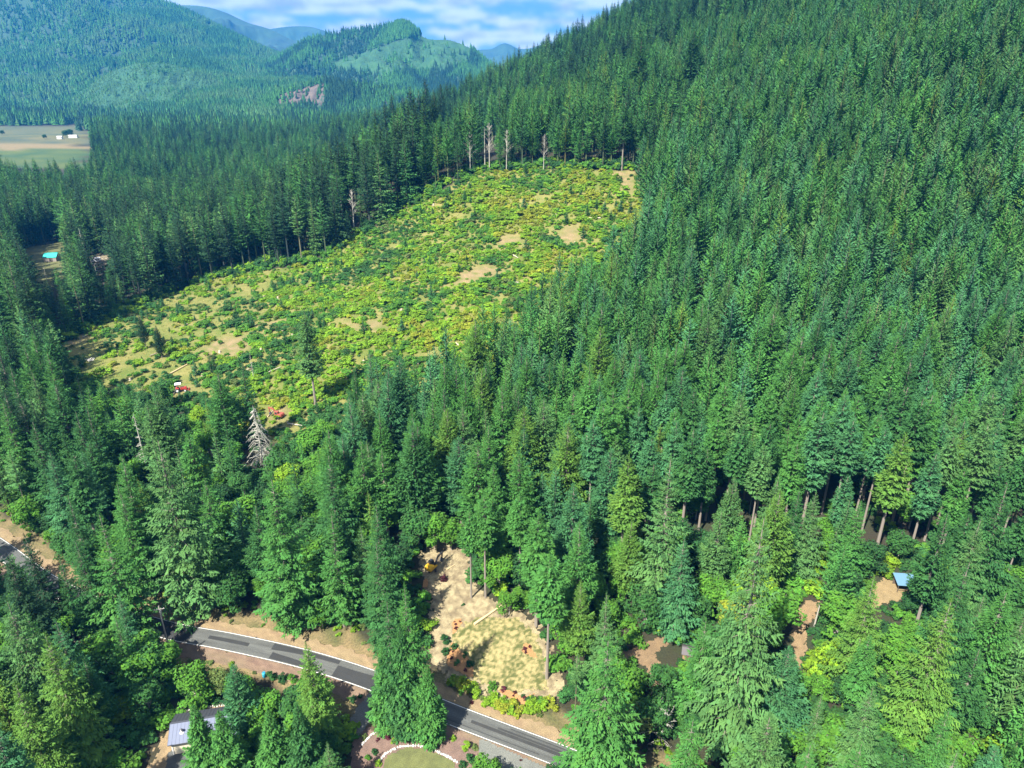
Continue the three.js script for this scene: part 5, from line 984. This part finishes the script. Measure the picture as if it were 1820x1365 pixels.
// planted shrubs of the beds and the garden: [px, py, height, tone, label]
const PLANTS = [
  [808, 1151, 1.7, 'deepleaf', 'upright dark green shrub at the top of the largest mulch bed'], [826, 1166, 1.2, 'deepleaf', 'round dark green shrub on the right rim of the largest mulch bed'], [836, 1182, 1.8, 'deepleaf', 'big round dark green shrub at the right of the largest mulch bed'], [812, 1180, 1.3, 'alder', 'round blue green shrub in the middle of the largest mulch bed'],
  [804.5, 1160, 0.7, 'red', 'small dark red plant below the upright shrub in the largest bed'], [802, 1171, 0.8, 'red', 'small dark red plant at the left of the largest bed'], [828, 1193, 0.9, 'purple', 'dark purple plant at the bottom of the largest bed'], [791, 1143, 2.2, 'deepleaf', 'tall dark shrub left of the largest mulch bed'], [792, 1160, 2.0, 'deepleaf', 'lower dark shrub left of the largest mulch bed'],
  [808, 1106, 0.5, 'red', 'tiny dark plant at the top left of the small upper bed'], [818, 1106, 0.7, 'red', 'dark plant at the top right of the small upper bed'], [810, 1112, 0.7, 'red', 'dark plant in the middle of the small upper bed'], [810.5, 1117, 0.9, 'red', 'dark plant at the bottom of the small upper bed'], [823, 1076, 0.8, 'deepleaf', 'single dark plant on the bare dirt above the log'],
  [932, 1155, 1.0, 'purple', 'dark red plant at the left of the triangular bed'], [942, 1152, 0.8, 'red', 'dark plant at the right of the triangular bed'], [935, 1161, 0.8, 'red', 'dark plant at the bottom of the triangular bed'],
  [894, 1227, 1.1, 'purple', 'dark red plant at the left end of the long bed'], [915, 1233, 0.9, 'red', 'dark plant in the middle of the long bed'], [913, 1238, 0.6, 'red', 'tiny dark plant just below the middle of the long bed'], [929, 1238, 0.9, 'deepleaf', 'dark green plant at the right of the long bed'], [932, 1244, 0.9, 'purple', 'dark red plant at the right end of the long bed'], [875, 1225, 2.3, 'maple', 'big round bright green bush left of the long mulch bed'], [943, 1248, 2.2, 'deepleaf', 'big dark green bush at the right end of the long mulch bed'],
  [788, 1031, 2.0, 'red', 'dark red rounded bush below the excavator'],
  [689, 1314, 1.7, 'purple', 'round wine red shrub in the bark garden'], [701, 1306, 1.3, 'deepleaf', 'round green shrub beside the wine red one'], [690, 1302, 1.1, 'deepleaf', 'round dark shrub above the wine red one'], [700, 1318, 1.0, 'lime', 'lime green plant beside the wine red shrub'], [671, 1316, 0.7, 'red', 'small dark plant left of the wine red shrub'], [722, 1303, 0.6, 'gold', 'pale yellow plant right of the wine red shrub'],
  [768, 1328, 0.9, 'lime', 'small light green plant at the top of the oval lawn'], [805, 1314, 1.2, 'lime', 'light green plant nearest the road in the bark garden'], [828, 1330, 1.8, 'lime', 'wide bright green shrub beside the paved apron'], [845, 1330, 1.2, 'olive', 'olive shrub at the edge of the paved apron'], [836, 1354, 1.9, 'alder', 'tall green shrub at the bottom edge beside the apron'], [824, 1360, 1.4, 'deepleaf', 'blue green shrub at the bottom edge'], [666, 1340, 1.2, 'deepleaf', 'round green shrub left of the oval lawn'], [648, 1312, 1.2, 'olive', 'olive shrub at the end of the gravel driveway'], [655, 1350, 1.3, 'maple', 'leafy green plant lower left of the oval lawn'], [672, 1358, 1.3, 'lime', 'yellow green plant at the bottom edge left of the lawn'],
  [484, 1208, 2.4, 'alder', 'round green shrub right of the blue barrel'], [503, 1210, 2.2, 'deepleaf', 'dark round shrub below the road'], [520, 1212, 2.0, 'maple', 'light shrub left of the yellow green spruce'], [628, 1245, 1.3, 'deepleaf', 'dark shrub at the left of the gravel driveway'], [641, 1240, 1.1, 'deepleaf', 'small shrub where the gravel driveway meets the road'], [303, 1262, 1.8, 'maple', 'round bright bush at the back corner of the house'], [926, 1352, 0.6, 'red', 'small dark weed at the road edge by the apron'], [838, 1250, 0.8, 'red', 'tiny dark plant on the road bank'],
];
PLANTS.forEach(([px, py, H, tone, label], k) => { const [x, D] = ground(px, py); put('planted_shrub', makeTree({ kind: 'p', i: k % 2, x, D, H, tone, fat: H > 1.5 ? 0.85 : 1.0 }, bushGeo, broadMat, 'planted'), label, 'shrub', 'planted garden shrubs'); });
{ // stone edging of the garden
  const stone = new THREE.DodecahedronGeometry(0.26, 0), sm = [M(0.5, 0.48, 0.45, 0.9), M(0.38, 0.36, 0.34, 0.9), M(0.58, 0.55, 0.5, 0.9)];
  for (const [line, label] of [[[[644, 1324], [656, 1312], [668, 1301], [682, 1292]], 'row of pale stones edging the bark garden above the lawn'], [[[676, 1352], [690, 1338], [718, 1327], [750, 1328], [790, 1343], [812, 1355]], 'curved row of grey stones edging the oval lawn'], [[[308, 1280], [330, 1266], [352, 1260], [380, 1256], [408, 1254]], 'row of rubble stones behind the house']]) {
    const pts = line.map(p => P3(...ground(...p))), c = new THREE.CatmullRomCurve3(pts), n = Math.round(c.getLength() / 0.5), g = new THREE.Group(), r = rngOf(n); g.position.copy(pts[0]);
    for (let k = 0; k <= n; k++) { const p = c.getPointAt(k / n), m = part('stone', stone, sm[k % 3], g, [p.x - pts[0].x + (r() - 0.5) * 0.2, height(p.x, -p.z) - pts[0].y + 0.2, p.z - pts[0].z + (r() - 0.5) * 0.2]); m.scale.set(0.7 + 0.8 * r(), 0.6 + 0.5 * r(), 0.7 + 0.8 * r()); m.rotation.y = r() * 6; }
    put('stone_border', g, label, 'stones');
  }
}
renderer.render(scene, camera);
